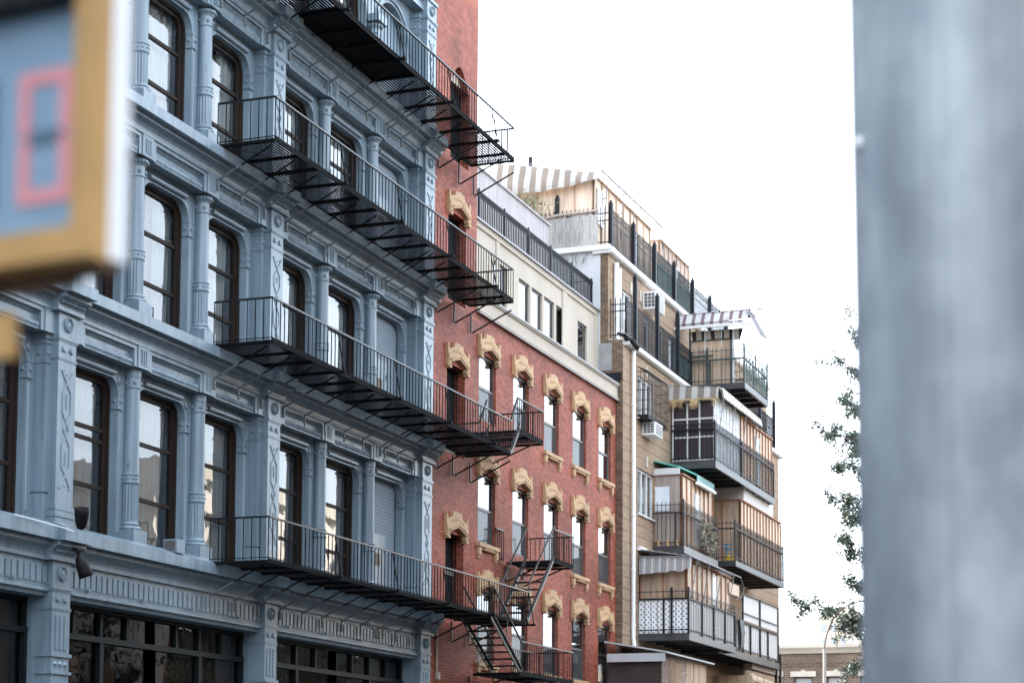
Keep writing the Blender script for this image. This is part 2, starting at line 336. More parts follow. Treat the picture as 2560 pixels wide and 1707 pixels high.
bw = MB(); bw.box(-62, XL-.01, .4, 14, 0, 23.5); bw.build('wall', m_blue, BLUE)  # unseen plain extension, added to cast shade on the pole and signal

def studs(mb, x, y, z, r=.03): mb.lathe([(r,0),(r*.9,-.018),(r*.5,-.034),(.004,-.04)], x, y, z, 8, 'y')
def pilaster(p, hw, zb, m, level):
    y0 = 0.0; mb = MB()
    top = m+.205
    mb.box(p-hw, p+hw, y0, .5, zb-.16, top)
    mb.box(p-hw-.03, p+hw+.03, y0-.035, .5, top, m+.288)
    mb.box(p-hw-.03, p+hw+.03, y0-.03, .4, m-.27, m-.22); mb.box(p-hw-.015, p+hw+.015, y0-.015, .4, m-.30, m-.27)
    mb.box(p-hw-.02, p+hw+.02, y0-.018, .4, m-.60, m-.575); mb.box(p-hw-.01, p+hw+.01, y0-.01, .4, m-.625, m-.60)
    for d in (-.11, .11): mb.lathe([(.055,.0),(.055,-.02),(.045,-.034),(.004,-.036)], p+d, y0, m-.43, 12, 'y')
    if level > 0:
        mb.box(p-hw-.03, p+hw+.03, y0-.03, .42, zb+.24, zb+.30); mb.box(p-hw-.045, p+hw+.045, y0-.045, .42, zb+.12, zb+.19)
        mb.box(p-hw-.02, p+hw+.02, y0-.02, .42, zb+.19, zb+.24); mb.box(p-hw-.03, p+hw+.03, y0-.03, .42, zb-.16, zb+.12)
        zt, zl = m-.80, zb+.62; r = .013; L = zt-zl; w_ = .12
        def T(*pts): mb.tube([(p+a, y0-.004, b) for a, b in pts], r, 5)
        zc = (zt+zl)/2
        for s in (1, -1):
            e = zc + s*L/2
            T((-w_-.03, e), (-w_, e-s*.06), (w_, e-s*.36), (w_, zc+s*.28), (0, zc+s*.12), (-w_*.7, zc))
            T((w_+.03, e), (w_, e-s*.06), (-w_, e-s*.36), (-w_, zc+s*.28), (0, zc+s*.12), (w_*.7, zc))
            T((0, e-s*.42), (0, zc+s*.36)); mb.sph((p, y0, e-s*.05), .022, n=6, k=4); mb.sph((p, y0, e-s*.40), .022, n=6, k=4)
            mb.sph((p-w_-.03, y0, e), .026, n=6, k=4); mb.sph((p+w_+.03, y0, e), .026, n=6, k=4)
        mb.sph((p, y0, zc), .022, n=6, k=4)
    else:
        z1 = m-.66
        for d in (-.13, 0, .13): mb.box(p+d-.035, p+d+.035, y0-.02, y0, z1-.62, z1-.05)
        mb.box(p-hw-.03, p+hw+.03, y0-.035, .3, z1-.74, z1-.68)
        for d in (-.15, 0, .15):
            mb.add([(p+d-.06,y0,z1-.86),(p+d,y0,z1-.79),(p+d+.06,y0,z1-.86),(p+d,y0,z1-.93),(p+d,y0-.05,z1-.86)], [(0,1,4),(1,2,4),(2,3,4),(3,0,4)])
        mb.box(p-hw-.03, p+hw+.03, y0-.035, .3, z1-1.03, z1-.98)
        for a, b in (((-.13,z1-1.2),(.13,z1-1.5)),((.13,z1-1.2),(-.13,z1-1.5))): mb.tube([(p+a[0],y0-.004,a[1]),(p+b[0],y0-.004,b[1])], .014, 5)
    pl = mb.build('pilaster', m_blue, BLUE)
    md = MB()
    md.lathe([(.125,.0),(.125,-.03),(.112,-.042),(.100,-.028),(.094,-.010),(.06,-.012),(.03,-.03),(.003,-.034)], p, y0, m, 20, 'y')
    for k in range(8):
        t = k*math.pi/4; md.sph((p+.066*math.cos(t), y0-.012, m+.066*math.sin(t)), .022, n=6, k=4)
    md.build('medallion', m_blue, pl)
    # flanking half pilasters
    if level > 0:
        for s in (-1, 1):
            an = MB(); x0, x1 = sorted((p+s*hw, p+s*(hw+.135))); e = .025
            zc = m-.205
            an.box(x0, x1, .16, .5, zb-.1, zc)
            an.box(x0-e, x1+e, .16-e, .5, zc-.09, zc-.001); an.box(x0-e*.6, x1+e*.6, .16-e*.6, .5, zc-.17, zc-.12)
            an.box(x0-e*.6, x1+e*.6, .16-e*.6, .5, zc-.50, zc-.475)
            an.box(x0-e, x1+e, .16-e, .5, zb+.52, zb+.60); an.box(x0-e, x1+e, .16-e, .5, zb-.1, zb+.48)
            studs(an, (x0+x1)/2, .16, zc-.33, .035)
            an.lathe([(.035,0),(.03,.02),(.004,.036)] if s > 0 else [(.035,0),(.03,-.02),(.004,-.036)], x1 if s > 0 else x0, .28, zc-.33, 8, 'x')
            an.build('half_pilaster', m_blue, BLUE)

def column(x, zb, ztop, level):
    y = .30; mb = MB(); h = ztop-zb
    mb.box(x-.225, x+.225, y-.23, .45, zb-.02, zb+.24)
    r = .15; f0, f1 = zb+.38, zb+.38+h*.22
    prof = [(.20,.24),(.215,.27),(.20,.305),(.165,.32),(.178,.345),(.160,.37),(r,.38+.005)]
    prof = [(a, zb+b) for a, b in prof]; i0 = len(prof)
    prof += [(r*1.02, f0+.03), (r*1.02, f1-.02)]; i1 = len(prof)-1
    prof += [(r*1.02, f1), (r*1.13, f1+.015), (r*1.13, f1+.035), (r*1.04, f1+.05), (r*1.04, f1+.15), (r*1.13, f1+.165), (r*1.13, f1+.185), (r*.97, f1+.20)]
    zn = ztop-.36
    prof += [(r*.90, zn), (r*1.02, zn+.012), (r*1.02, zn+.035), (r*.92, zn+.045), (r*.94, zn+.21)]
    if level > 1: prof += [(r*1.05, zn+.23), (r*1.30, zn+.30), (r*1.34, zn+.325), (r*1.15, zn+.345)]
    else: prof += [(r*1.02, zn+.22), (r*1.02, zn+.36)]
    mb.lathe(prof, x, y, 0, 32, 'z', flute=(i0, i1))
    for k in range(10):
        t = 2*math.pi*k/10+.2
        mb.sph((x+r*1.05*math.cos(t), y+r*1.05*math.sin(t), f1+.10), .022, n=6, k=4)
        if k % 2 == 0: mb.sph((x+r*.96*math.cos(t), y+r*.96*math.sin(t), zn+.11), .035, n=6, k=4)
    if level > 1:
        for k in range(18):
            t = 2*math.pi*k/18; mb.sph((x+r*1.30*math.cos(t), y+r*1.30*math.sin(t), zn+.28), .026, n=5, k=4)
    mb.build('column', m_blue, BLUE)

def curtain(mb, x0, x1, z0, z1, y, amp=.04, gather=0.0):
    n = 22; vs = []
    for k in range(2):
        for i in range(n+1):
            t = i/n; xx = x0+(x1-x0)*t
            if k == 0: xx = x0+(x1-x0)*t*(1-gather)
            vs.append((xx, y+amp*math.sin(t*(x1-x0)*28+rnd.random()*.5), (z0, z1)[k]))
    mb.add(vs, [(i, i+1, n+2+i, n+1+i) for i in range(n)])

def blue_window(cx0, cx1, cz0, cz1, ox0, ox1, oz0, oz1, r, level, bricked=False, style=0):
    o = outl(ox0, ox1, oz0, oz1, r, 10 if r > .6 else 6); y0, y1 = .39, .56
    s = MB()
    s.quad((cx0,y0,cz0),(ox0,y0,cz0),(ox0,y0,cz1),(cx0,y0,cz1)); s.quad((ox1,y0,cz0),(cx1,y0,cz0),(cx1,y0,cz1),(ox1,y0,cz1))
    s.quad((ox0,y0,cz0),(ox1,y0,cz0),(ox1,y0,oz0),(ox0,y0,oz0))
    top = o[2:]
    for a, b in zip(top, top[1:]): s.add([(a[0],y0,a[1]),(b[0],y0,b[1]),(b[0],y0,cz1),(a[0],y0,cz1)], [(0,1,2,3)])
    s.extr(o, y0, y1); s.ring([(cx0,cz0),(cx1,cz0),(cx1,cz1),(cx0,cz1)], [(cx0,cz0),(cx1,cz0),(cx1,cz1),(cx0,cz1)], y0, 0, .74)
    if level < 4:
        s.tube([(ox0+.16, y0-.03, oz1+.085), (ox1-.16, y0-.03, oz1+.085)], .05, 10)          # roll moulding over the head
        for d in (ox0-.06, ox1+.06):                                                          # jamb caps with bosses
            w_ = .075; zc = oz1-r-.02
            s.box(d-w_-.012, d+w_+.012, y0-.03, y0+.12, zc-.02, zc+.01); s.box(d-w_-.012, d+w_+.012, y0-.03, y0+.12, zc-.29, zc-.26); s.box(d-w_, d+w_, y0-.02, y0+.12, zc-.26, zc-.02)
            studs(s, d, y0-.02, zc-.14, .035)
            s.lathe([(.034,0),(.03,-.02),(.004,-.036)] if d > (ox0+ox1)/2 else [(.034,0),(.03,.02),(.004,.036)], d-w_ if d > (ox0+ox1)/2 else d+w_, y0+.06, zc-.14, 8, 'x')
            s.tube([(d, y0-.005, oz0+.15), (d, y0-.005, zc-.36)], .028, 6)
            if level == 1: s.lathe([(.075,0),(.075,-.02),(.05,-.028),(.045,-.012),(.02,-.03),(.003,-.034)], d-.02*(1 if d > (ox0+ox1)/2 else -1), y0, oz1-.02, 14, 'y')
    else:
        o2 = outl(ox0-.14, ox1+.14, oz0, oz1+.14, r+.14, 10); o3 = outl(ox0-.07, ox1+.07, oz0, oz1+.07, r+.07, 10)
        k = len(o)
        for a, b in zip(range(2, k-1), range(3, k)):
            s.add([(o3[a][0],y0-.04,o3[a][1]),(o3[b][0],y0-.04,o3[b][1]),(o2[b][0],y0-.04,o2[b][1]),(o2[a][0],y0-.04,o2[a][1])], [(0,1,2,3)])
            s.add([(o2[a][0],y0-.04,o2[a][1]),(o2[b][0],y0-.04,o2[b][1]),(o2[b][0],y0,o2[b][1]),(o2[a][0],y0,o2[a][1])], [(0,1,2,3)])
            s.add([(o3[a][0],y0-.04,o3[a][1]),(o3[b][0],y0-.04,o3[b][1]),(o3[b][0],y0,o3[b][1]),(o3[a][0],y0,o3[a][1])], [(0,1,2,3)])
    s.build('window_surround', m_blue, BLUE)
    if bricked:
        b = MB(); b.poly(o, .58); pb = b.build('painted_brick_infill', m_bluebrick if level < 4 else m_blue, BLUE)
        d = MB(); zt = oz0+1.62; xm = ox0+.12; d.box(xm, xm+1.05, .53, .579, oz0+.06, zt); d.box(xm+.95, xm+1.0, .50, .53, zt-.42, zt-.30)
        dd = d.build('metal_door', m_blue, pb)
        v = MB(); v.box(xm+.12, xm+.72, .518, .53, zt-.74, zt-.46)
        for k in range(6): v.box(xm+.16, xm+.68, .508, .518, zt-.70+k*.04, zt-.685+k*.04)
        v.build('vent_grille', m_vent, pb)
        return
    i1 = .055; i2 = .125; oa = outl(ox0+i1, ox1-i1, oz0+.02, oz1-i1, max(.02,r-i1), 10 if r > .6 else 6); ob = outl(ox0+i2, ox1-i2, oz0+.09, oz1-i2, max(.02,r-i2), 10 if r > .6 else 6)
    f = MB(); f.ring(o, oa, .545, 0); f.extr(oa, .545, .59); f.ring(oa, ob, .59); f.extr(ob, .59, .70)
    zs = [oz0+(oz1-oz0)*.315, oz0+(oz1-oz0)*.67]
    if style == 1: zs.append(oz0+(oz1-oz0)*.60)
    for z in zs: f.box(ox0+i2-.01, ox1-i2+.01, .605, .70, z-.035, z+.035)
    fr = f.build('window', m_wood_dark, BLUE)
    gl = MB(); gl.poly(ob, .635); gl.build('pane', m_glass, fr)
    c = MB(); zc0 = oz0+.05; wd = ox1-ox0; a = rnd.random()
    curtain(c, ox1-.12-wd*(.30+.25*a), ox1-.05, zc0, oz1, .80, .035, rnd.random()*.3)
    if rnd.random() < .75: curtain(c, ox0+.05, ox0+wd*(.25+.3*rnd.random()), zc0, oz1, .90, .035)
    if style == 2: curtain(c, ox0+.05, ox1-.05, zc0, oz1, .95, .03)
    if rnd.random() < .35: c.quad((ox0+.08,.80,oz1-.5-rnd.random()*.9),(ox1-.08,.80,oz1-.5-rnd.random()*.1),(ox1-.08,.80,oz1),(ox0+.08,.80,oz1))
    c.build('curtain', m_curt, fr)
m_bluebrick = brick('blue_painted_brick', (.24,.29,.34), (.22,.27,.32), (.14,.18,.22), .22, .085, .010, .6, .06, .6)
m_vent = mat('bronze_vent_grille', (.13,.10,.075), .5, .3, .2, 6)

def cornice(level):
    m = MD[level]; k = 1.07 if level == 0 else 1.0
    base = [(.12,.183),(.06,.190),(.06,.255),(.085,.262),(.075,.31),(.04,.36),(-.045,.41),(-.07,.41),(-.07,.475),(-.055,.482),(-.20,.486),(-.20,.684),(.06,.79),(.45,.80),(.45,.183)]
    pr = [(y, m+z*k) for y, z in base]
    mb = MB(); mb.prismx(pr, XL, XR-.35)
    c = mb.build('cornice', m_blue, BLUE)
    for p, hw in zip(P0, PW):
        r = MB(); q = [(y-.13 if y < .3 else y-.01, z+(-.004 if i > 9 else .004)) for i, (y, z) in enumerate(pr)]
        r.prismx(q, p-hw-.14, p+hw+.14 if p < 15 else XR+.02)
        for i in range(9): r.sph((p-hw-.05+i*(2*hw+.1)/8, -.10, m+.34*k), .03, n=6, k=4)
        if p > 15:                                  # fluted end console
            x0, x1 = 15.86, 16.22
            r.prismx([(.1,m+.30),(-.03,m+.30),(-.10,m+.36),(-.13,m+.44),(-.20,m+.47),(-.20,m+.74),(.1,m+.74)], x0, x1)
            for i in range(4): r.box(x0+.03+i*.085, x0+.07+i*.085, -.215, -.20, m+.50, m+.70)
            r.sph((x0+.14, -.12, m+.78), .14, n=10, k=6)
        r.build('cornice_break', m_blue, c)
def entablature(i, level):
    m = MD[level]; xa, xb = P0[i]+PW[i], P0[i+1]-PW[i+1]
    blocks = [(xa, xa+.30, 0), (COLS[i][0]-.20, COLS[i][0]+.20, 1), (COLS[i][1]-.20, COLS[i][1]+.20, 1), (xb-.30, xb, 0)]
    mb = MB(); z0, z1 = m-.205, m+.20
    mb.box(xa, xb, .185, .45, z0+.004, z1)
    for a, b, t in blocks:
        mb.box(a, b, .07, .43, z0, z1-.008)
        if t:
            for q in (-.07,0,.07): mb.box(a+.2+q-.012, a+.2+q+.012, .052, .07, z0+.09, z1-.07)
            mb.tube([(a+.09,.066,z1-.05),(a+.09,.066,z0+.06),(b-.09,.066,z0+.06)], .008, 4)
    for (a0, b0, _), (a1, b1, _) in zip(blocks, blocks[1:]):
        mb.box(b0, a1, .09, .25, z1-.085, z1-.009)
        mb.box(b0, b0+.10, .09, .25, z0, z1-.085); mb.box(a1-.10, a1, .09, .25, z0, z1-.085)
        mb.prismx([(.09,z1-.085),(.12,z1-.085),(.185,z1-.16),(.185,z1-.085)], b0+.10, a1-.10)
        prof = []; L = a1-b0-.24; n = int(L/.075)
        for q in range(n*4+1):
            prof.append((.052+.020*abs(math.sin(q*math.pi/4)), L*q/(n*4)))
        mb.lathe(prof, b0+.12, .165, z0+.07, 8, 'x')
        mb.box(b0+.10, a1-.10, .12, .3, z0-.001, z0+.02)
    mb.build('entablature', m_blue, BLUE)

for lv in (1, 2, 3, 4):
    zb = ZB[lv]; m = MD[lv] if lv < 4 else 21.0
    for i in range(3):
        c1, c2 = COLS[i]; zh = m-.44 if lv < 4 else 20.67
        edges = [P0[i], c1, c2, P0[i+1]]
        opens = [(P0[i]+PW[i]+.345, c1-.355), (c1+.355, c2-.355), (c2+.355, P0[i+1]-PW[i+1]-.345)]
        for k in range(3):
            ox0, ox1 = opens[k]
            r = (.24 if lv == 1 else .34) if lv < 4 else (ox1-ox0)/2-.001
            z1 = m-.2 if lv < 4 else 20.98
            blue_window(edges[k]+(.2 if k == 0 else 0), edges[k+1]-(.2 if k == 2 else 0), zb-.02, z1, ox0, ox1, zb+.13, zh, r, lv, i == 2 and k == 2, 1 if (lv == 1 and i == 1 and k == 0) else (2 if rnd.random() < .7 else 0))
        for c in (c1, c2): column(c, zb+.11, (m-.21) if lv < 4 else 19.70, lv)
        if lv < 4: entablature(i, lv)
        else:
            ab = MB()
            for c in (c1, c2): ab.box(c-.26, c+.26, .06, .45, 19.70, 19.87)
            ab.box(P0[i]+PW[i], P0[i+1]-PW[i+1], .10, .45, 20.98, 21.10); ab.box(P0[i]+PW[i], P0[i+1]-PW[i+1], .15, .45, 21.10, 21.75)
            for q in range(int((P0[i+1]-P0[i]-.6)/.16)): ab.box(P0[i]+.34+q*.16, P0[i]+.39+q*.16, .13, .15, 21.2, 21.6)
            for c in (c1, c2): ab.lathe([(.16,0),(.16,-.03),(.12,-.04),(.1,-.02),(.05,-.04),(.003,-.045)], c, .39, 20.5, 18, 'y')
            ab.build('entablature', m_blue, BLUE)
    for p, hw in zip(P0, PW): pilaster(p, hw, zb+.10, m if lv < 4 else 21.05, lv)
    if lv < 4: cornice(lv)
cornice(0)
rf = MB(); rf.prismx([(-.5,22.6),(-.6,22.9),(-.7,23.2),(.8,23.5),(.8,21.75),(.1,21.75)], XL, XR); rf.build('roof_cornice', m_blue, BLUE)
# ground floor
for p, hw in zip(P0, PW):
    pilaster(p, hw, .0, MD[0], 0)
    a = MB(); a.box(p-hw+.02, p+hw-.02, .2, .8, 0, 5.3); a.build('shopfront_pier', m_blue, BLUE)
for i in range(3):
    xa, xb = P0[i]+PW[i], P0[i+1]-PW[i+1]
    mb = MB(); mb.box(xa, xb, .12, .6, 5.05, MD[0]+.20)
    mb.prismx([(.10,5.05),(.10,5.0),(.06,4.98),(.06,4.94),(.12,4.92),(.14,4.86),(.5,4.86),(.5,5.05)], xa, xb)
    n = int((xb-xa)/.175)
    for q in range(n): mb.box(xa+.09+q*.175, xa+.09+q*.175+.115, .09, .12, 5.08, 5.36)
    mb.tube([(xa,.05,5.06),(xb,.05,5.06)], .006, 4)
    for q in range(4): mb.box(xa+.6+q*1.8, xa+.66+q*1.8, .02, .1, 5.04, 5.09)
    mb.build('shopfront_frieze', m_blue, BLUE)
    f = MB(); zt = 4.30; xm = (xa+xb)/2
    f.box(xa, xb, .48, .62, 4.78, 4.87); f.box(xa, xb, .46, .62, zt-.05, zt+.05); f.box(xa, xb, .45, .7, 0, .9)
    xs = [xa+.05, xm-.08]
    for h in (0, 1):
        a0, a1 = (xa, xm) if h == 0 else (xm, xb)
        for q in range(5): x = a0+(a1-a0)*q/4; wd = .07 if q in (0,4) else .035; f.box(x-wd, x+wd, .49, .61, zt+.05, 4.78)
        for q in range(3): x = a0+(a1-a0)*q/2; wd = .08 if q != 1 else .06; f.box(x-wd, x+wd, .47, .61, .9, zt-.05)
    fr = f.build('shopfront_window', m_front, BLUE)
    gl = MB(); gl.poly([(xa,.9),(xb,.9),(xb,4.78),(xa,4.78)], .56); gl.build('pane', m_glass_front, fr)
    s = MB(); s.box(xa+.1 if i != 1 else xm, xb-.1, .75, .77, zt-1.6 if i != 1 else .9, 4.8)
    if i == 1: s.box(xa+.5, xa+1.4, .75, .77, .9, 4.0); s.box(xa+2.0, xa+2.7, .75, .77, .9, 4.0)
    s.build('roller_shade', m_shade, fr)
# ------------------------------------------------------------------ fire escapes
YO, YI = -1.30, -.10
def grating(mb, x0, x1, z, y0=YO, y1=YI, pitch=.071):
    n = int(round((y1-y0)/pitch))
    for k in range(n+1):
        y = y0+(y1-y0)*k/n; mb.box(x0, x1, y-.025, y+.025, z-.004, z+.004)
def rail_run(mb, pts, z, h, step=.175, r=.010, mid=True):
    for (xa, ya), (xb, yb) in zip(pts, pts[1:]):
        L = math.hypot(xb-xa, yb-ya); n = max(1, int(round(L/step)))
        mb.bar((xa,ya,z+h), (xb,yb,z+h), .045, .032, 1); mb.bar((xa,ya,z+.05), (xb,yb,z+.05), .03, .012)
        for k in range(n+1):
            t = k/n; mb.box(xa+(xb-xa)*t-r*.8, xa+(xb-xa)*t+r*.8, ya+(yb-ya)*t-r*.8, ya+(yb-ya)*t+r*.8, z+.01, z+h)
FG = 'fire escape balconies across the blue and red fronts'
BRK = [5.14+.985*k for k in range(11)]+[13.25]
def escape(z, x1, label, red_br, dip=None):
    t = thing('fire_escape_balcony', label, 'fire escape', (10, -.7, z), FG); x0 = 4.93
    mb = MB(); grating(mb, x0, x1, z)
    for y in (YO, YI): mb.box(x0, x1, y-.012, y+.012, z-.05, z+.03)
    mb.build('grating', m_grate, t)
    k = 0; x = x0
    while x < x1+.1:
        out = .16 if k % 3 == 0 and 0 < k else 0; wd = .035 if k % 2 else .05
        b = MB(); b.box(x-wd, x+wd, YO-out, YI+.1, z-.055, z-.006)
        if k % 3 == 0 and k: b.bar((x,YO-out,z-.03), (x+.02,YO,z+.80), .022, .022); b.box(x-.05,x+.05,YO-out-.03,YO-out+.02,z-.06,z+.0)
        b.build('crossbar', m_grate, t)
        x += 1.02 if k % 3 != 1 else .86; k += 1
    b = MB(); b.box(x1-.03, x1+.03, YO, YI, z-.05, z-.006); b.build('crossbar', m_grate, t)
    r = MB(); rail_run(r, [(x0,-.05),(x0,YO),(x1,YO)] + ([(x1,.1)] if dip is None else []), z, .827); r.build('railing', [m_grate, m_iron], t)
    for x in BRK:
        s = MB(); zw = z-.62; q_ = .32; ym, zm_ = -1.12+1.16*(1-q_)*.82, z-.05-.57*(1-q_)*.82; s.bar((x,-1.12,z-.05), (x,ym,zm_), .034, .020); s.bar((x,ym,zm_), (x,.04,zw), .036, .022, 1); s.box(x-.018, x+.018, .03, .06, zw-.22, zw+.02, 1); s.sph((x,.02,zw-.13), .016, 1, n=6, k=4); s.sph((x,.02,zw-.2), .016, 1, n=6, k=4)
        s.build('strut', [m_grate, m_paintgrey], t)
    for x in red_br:
        s = MB(); s.tube([(x,.10,z-.05),(x,.10,z-.56),(x+.02,.08,z-.58),(x+.02,-1.02,z-.06)], .022, 6); s.build('strut', m_iron, t)
    return t
e4 = escape(17.885, 18.15, 'topmost fire escape balcony, its floor covered from below by a dark sheet', [16.45,17.85,18.9])
mb = MB(); mb.box(7.75, 11.85, YO+.03, YI-.02, 17.90, 17.925); mb.build('floor_sheet', m_slab, e4)
e3 = escape(14.19, 18.15, 'second highest fire escape balcony, ending beside the cream stucco wall', [16.43,17.6,18.78])
e2 = escape(10.246, 18.04, 'fire escape balcony with a short step up to a second landing at its end', [16.43,17.6,18.78], 1)
r = MB(); zz = 10.246
r.bar((18.04,YO,zz+.827),(18.55,YO,11.76),.05,.02); r.bar((18.04,-.45,zz+.827),(18.55,-.45,11.76),.05,.02); rail_run(r, [(18.04,-.45),(18.04,.1)], zz, .827); r.build('stair_rail', m_steel, e2)
e1 = escape(6.014, 19.41, 'lowest fire escape balcony, with stairs leaving it up and down at its end', [16.43,17.6,18.78], 1)
def landing(name, label, x0, x1, z, ya, yb, rails, h=.83):
    t = thing(name, label, 'fire escape', ((x0+x1)/2, (ya+yb)/2, z), 'fire escape landings on the red brick wall')
    mb = MB(); grating(mb, x0, x1, z, ya, yb)
    for y in (ya, yb): mb.box(x0, x1, y-.015, y+.015, z-.07, z+.03)
    for x in (x0, (x0+x1)/2, x1): mb.box(x-.03, x+.03, ya, yb+.1, z-.07, z-.015)
    mb.build('grating', m_grate, t)
    for pts in rails:
        r = MB(); rail_run(r, pts, z, h, .14); r.build('railing', [m_grate, m_iron], t)
    for x in (x0+.15, x1-.15):
        s = MB(); s.tube([(x,.12,z-.06),(x,.12,z-.5),(x,.10,z-.52),(x,ya+.25,z-.07)], .022, 6); s.build('strut', m_iron, t)
    return t
l2 = landing('fire_escape_landing', 'small raised fire escape landing under the second red brick window of the top row', 18.55, 20.49, 10.93, YO, -.1, [[(18.55,YO),(20.49,YO),(20.49,.1)]])
lb = landing('fire_escape_landing', 'middle fire escape landing where the steep stair arrives', 21.4, 23.05, 7.90, YO, -.05, [[(21.45,YO),(23.05,YO),(23.05,.1)],[(20.7,.1),(21.3,.1)]])
lc = landing('fire_escape_landing', 'lowest fire escape landing below the down stair', 18.75, 23.05, 4.72, YO, -.15, [[(18.95,YO),(23.05,YO),(23.05,.1)],[(21.2,-.2),(23.0,-.2)]], .80)
def stair(label, x0, z0, x1, z1, ya, yb, n, rail_dz, posts):
    t = thing('fire_escape_stair', label, 'stair', (x0, (ya+yb)/2, min(z0,z1)), 'iron stairs of the fire escape')
    for y in (ya, yb):
        s = MB(); s.bar((x0,y,z0),(x1,y,z1),.03,.15); s.bar((x0,y-.02,z0+.075),(x1,y-.02,z1+.075),.07,.014); s.build('stringer', m_steel, t)
        h = MB(); h.bar((x0+.12,y,z0+rail_dz+.05),(x1+.12,y,z1+rail_dz),.045,.02)
        for q in posts: xx = x0+(x1-x0)*q; zz_ = z0+(z1-z0)*q; h.bar((xx,y,zz_),(xx+.06,y,zz_+rail_dz),.022,.022)
        h.build('handrail', m_steel, t)
    tr = MB()
    for k in range(1, n+1):
        q = k/(n+1); xx = x0+(x1-x0)*q; zz_ = z0+(z1-z0)*q; tr.box(xx-.11, xx+.11, ya, yb, zz_-.016, zz_+.016)
    tr.build('treads', m_iron, t); return t
stair('steep fire escape stair rising from the lowest balcony', 19.35, 6.10, 21.33, 7.90, YO, -.52, 7, .93, (.04, .96))
stair('fire escape stair descending below the lowest balcony', 16.75, 5.98, 18.92, 4.72, YO, -.52, 7, .72, (.5, .97))
stair('three step fire escape stair up to the raised landing', 18.02, 10.25, 18.60, 10.93, YO, -.45, 3, .2, (.5,))

# ------------------------------------------------------------------ red brick building
RED = thing('red_brick_building', 'red brick building with carved tan lintels and a cream top storey', 'building', (23.5, 1, 0))
WX = [19.50, 22.11, 24.70, 27.27, 29.83]; WW = 1.27
ROWS = [(11.50, 13.27), (8.20, 10.09), (5.05, 6.95), (1.6, 3.6)]
YW = .15
def wall_open(mb, x0, x1, z0, z1, y, opens, depth):
    xs = sorted({x0, x1} | {v for o in opens for v in o[:2]}); zs = sorted({z0, z1} | {v for o in opens for v in o[2:]})
    for a, b in zip(xs, xs[1:]):
        for c, d in zip(zs, zs[1:]):
            mx, mz = (a+b)/2, (c+d)/2
            if any(o[0] < mx < o[1] and o[2] < mz < o[3] for o in opens): continue
            mb.quad((a,y,c),(b,y,c),(b,y,d),(a,y,d))
    for o in opens: mb.extr([(o[0],o[2]),(o[1],o[2]),(o[1],o[3]),(o[0],o[3])], y, y+depth)
opens = [(x, x+WW, a, b) for x in WX for a, b in ROWS]
doors = [(17.27, 18.50, 14.19, 16.50), (17.27, 18.50, 10.246, 12.54), (17.27, 18.50, 6.014, 8.20)]
adoor = (17.37, 18.62, 17.885, 20.42)
mb = MB()
wall_open(mb, 19.26, 31.66, 0, 14.30, YW, opens, .22)
wall_open(mb, 16.05, 19.26, 0, 19.9, YW, doors+[(adoor[0],adoor[1],adoor[2],19.9)], .3)
arch = [(adoor[0]+(adoor[1]-adoor[0])*k/8, 19.9+.55*math.sin(math.pi*k/8)) for k in range(9)]
for a, b in zip(arch, arch[1:]): mb.quad((a[0],YW,a[1]),(b[0],YW,b[1]),(b[0],YW,21),(a[0],YW,21)); mb.quad((a[0],YW,a[1]),(b[0],YW,b[1]),(b[0],YW+.3,b[1]),(a[0],YW+.3,a[1]))
mb.quad((16.05,YW,19.9),(adoor[0],YW,19.9),(adoor[0],YW,21),(16.05,YW,21)); mb.quad((adoor[1],YW,19.9),(19.26,YW,19.9),(19.26,YW,21),(adoor[1],YW,21)); mb.quad((16.05,YW,21),(19.26,YW,21),(19.26,YW,25),(16.05,YW,25))
mb.quad((19.26,YW,14.3),(19.26,6,14.3),(19.26,6,25),(19.26,YW,25)); mb.quad((16.05,YW,25),(19.26,YW,25),(19.26,6,25),(16.05,6,25)); mb.quad((16.05,YW,0),(16.05,YW,25),(16.05,6,25),(16.05,6,0)); mb.quad((16.05,6,0),(19.26,6,0),(19.26,6,25),(16.05,6,25))
for k in range(10):                                     # brick relieving arch over the round door
    t = math.pi*(k+.5)/10; cx = (adoor[0]+adoor[1])/2; mb.bar((cx+.64*math.cos(t), YW+.021, 19.9+.57*math.sin(t)), (cx+.88*math.cos(t), YW+.021, 19.9+.80*math.sin(t)), .12, .05, up=(0,1,0))
mb.build('wall', m_red, RED)
mb = MB(); mb.box(16.2, 31.5, 2.4, 2.5, 0, 14.2); mb.box(16.2,31.5,.4,2.4,7.2,7.3); mb.box(16.2,31.5,.4,2.4,10.35,10.45); mb.box(19.3,31.6,.4,9,14.0,14.15); mb.box(16.3,19.2,1.6,1.7,0,21)
for x in (18.9, 21.5, 24.1, 26.6, 29.2): mb.box(x, x+.08, .4, 2.4, 0, 14)
mb.build('interior', m_room, RED)
